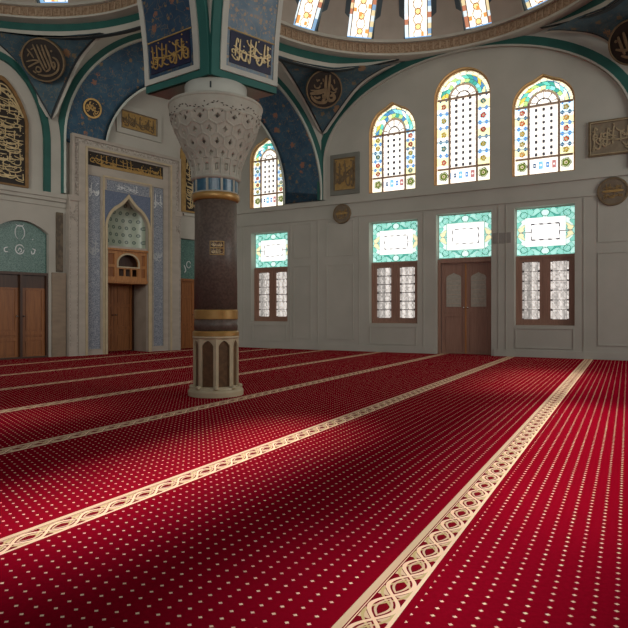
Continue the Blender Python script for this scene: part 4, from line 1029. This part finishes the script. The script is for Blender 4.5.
# vault over the corner bay and outer shell so that no sky shows between the arches
cm = MB()
pts = [FW.to(9.5, .3, 0), FW.to(-7.1, .3, 0), FQ.to(-6.4, .3, 0), Vector((-13, -3.5, 0)), Vector((9.5, -3.5, 0))]
ceil_pts = [FW.to(-3.5, .3, 0), FW.to(-7.1, .3, 0), FQ.to(0, .3, 0), Vector((-4.4, 12.0, 0)), Vector((-1.4, 12.9, 0))]
n = len(ceil_pts); cm.add([(p.x, p.y, z) for z in (8.7, 8.85) for p in ceil_pts], [tuple(range(n)), tuple(range(n, 2*n))[::-1]] + [(i, (i + 1) % n, (i + 1) % n + n, i + n) for i in range(n)])
o = cm.build('ceiling', 'wallq'); tag(o, 'plain pale vault over the corner bay', 'ceiling', kind='structure')

# ------------------------------------------------------------------ light
def aim(o, tgt): o.rotation_euler = (Vector(tgt) - o.location).to_track_quat('-Z', 'Y').to_euler()
def area(name, loc, tgt, sx, sy, power, col=(1, .95, .88), spread=PI):
    l = bpy.data.lights.new(name, 'AREA'); l.shape = 'RECTANGLE'; l.size, l.size_y, l.energy, l.color = sx, sy, power, col; l.spread = spread
    o = bpy.data.objects.new(name, l); C.objects.link(o); o.location = loc; aim(o, tgt); return o
def spot(name, loc, tgt, ang, blend, power, col=(1, .95, .88), rad=.3):
    l = bpy.data.lights.new(name, 'SPOT'); l.spot_size = math.radians(ang); l.spot_blend = blend; l.energy = power; l.color = col; l.shadow_soft_size = rad
    o = bpy.data.objects.new(name, l); C.objects.link(o); o.location = loc; aim(o, tgt); return o
area('daylight_right_windows', (10.5, 5.0, 4.2), (0.5, 10.5, 4.4), 5, 4, 340, (1, .97, .90))
area('daylight_dome', (1.76, 10.0, 10.0), (1.4, 9.0, 0), 3, 3, 45, (1, .97, .90))
area('fill_behind', (-.5, -3.3, 4.4), (-1.5, 13, 5.0), 7, 3, 58, (1, .97, .90), math.radians(80))  # added fill out of view, shaped to brighten walls but not carpet
area('fill_left_portal', (-7.5, 1.0, 5.0), (-4.6, 14, 3.2), 3, 3, 52, (1, .97, .90), math.radians(70))  # unseen fill lamp added to brighten the portal
def shaft(x, y, length, width, power, z=5.5, spread=22, ang=61.6, lean=(0, 0)):
    """unseen lamp added overhead: lays a soft pool on the carpet along the prayer rows"""
    l = bpy.data.lights.new('added_pool_lamp', 'AREA'); l.shape = 'RECTANGLE'; l.size, l.size_y, l.energy, l.color = length, width, power, (1, .93, .86); l.spread = math.radians(spread)
    o = bpy.data.objects.new('added_pool_lamp', l); C.objects.link(o); o.location = (x + lean[0], y + lean[1], z); o.rotation_euler = (0, 0, math.radians(ang)); return o
shaft(-.80, 3.75, 3.2, .3, 12, spread=18)
shaft(1.95, 4.4, 4.4, .7, 17, spread=18)
shaft(.35, 2.0, .8, .4, 2.6, spread=18)
shaft(3.4, 8.6, 3.0, 1.2, 11)
shaft(-3.2, 5.0, 2.6, .3, 3, spread=18)
w = bpy.data.worlds.new('World'); bpy.context.scene.world = w; w.use_nodes = True
w.node_tree.nodes['Background'].inputs[0].default_value = (.80, .88, 1, 1); w.node_tree.nodes['Background'].inputs[1].default_value = .12

# ------------------------------------------------------------------ camera
cam = bpy.data.cameras.new('camera'); co = bpy.data.objects.new('camera', cam); C.objects.link(co)
co.location = (0, 0, 1.0); co.rotation_euler = (PI/2, 0, 0)
cam.sensor_width = 36; cam.lens = 36*580/628; cam.shift_y = -1/628; cam.clip_end = 200; cam.clip_start = .05
sc = bpy.context.scene; sc.camera = co
sc.view_settings.view_transform = 'Standard'; sc.view_settings.look = 'None'; sc.view_settings.exposure = 0; sc.view_settings.gamma = 1; sc.view_settings.use_curve_mapping = False
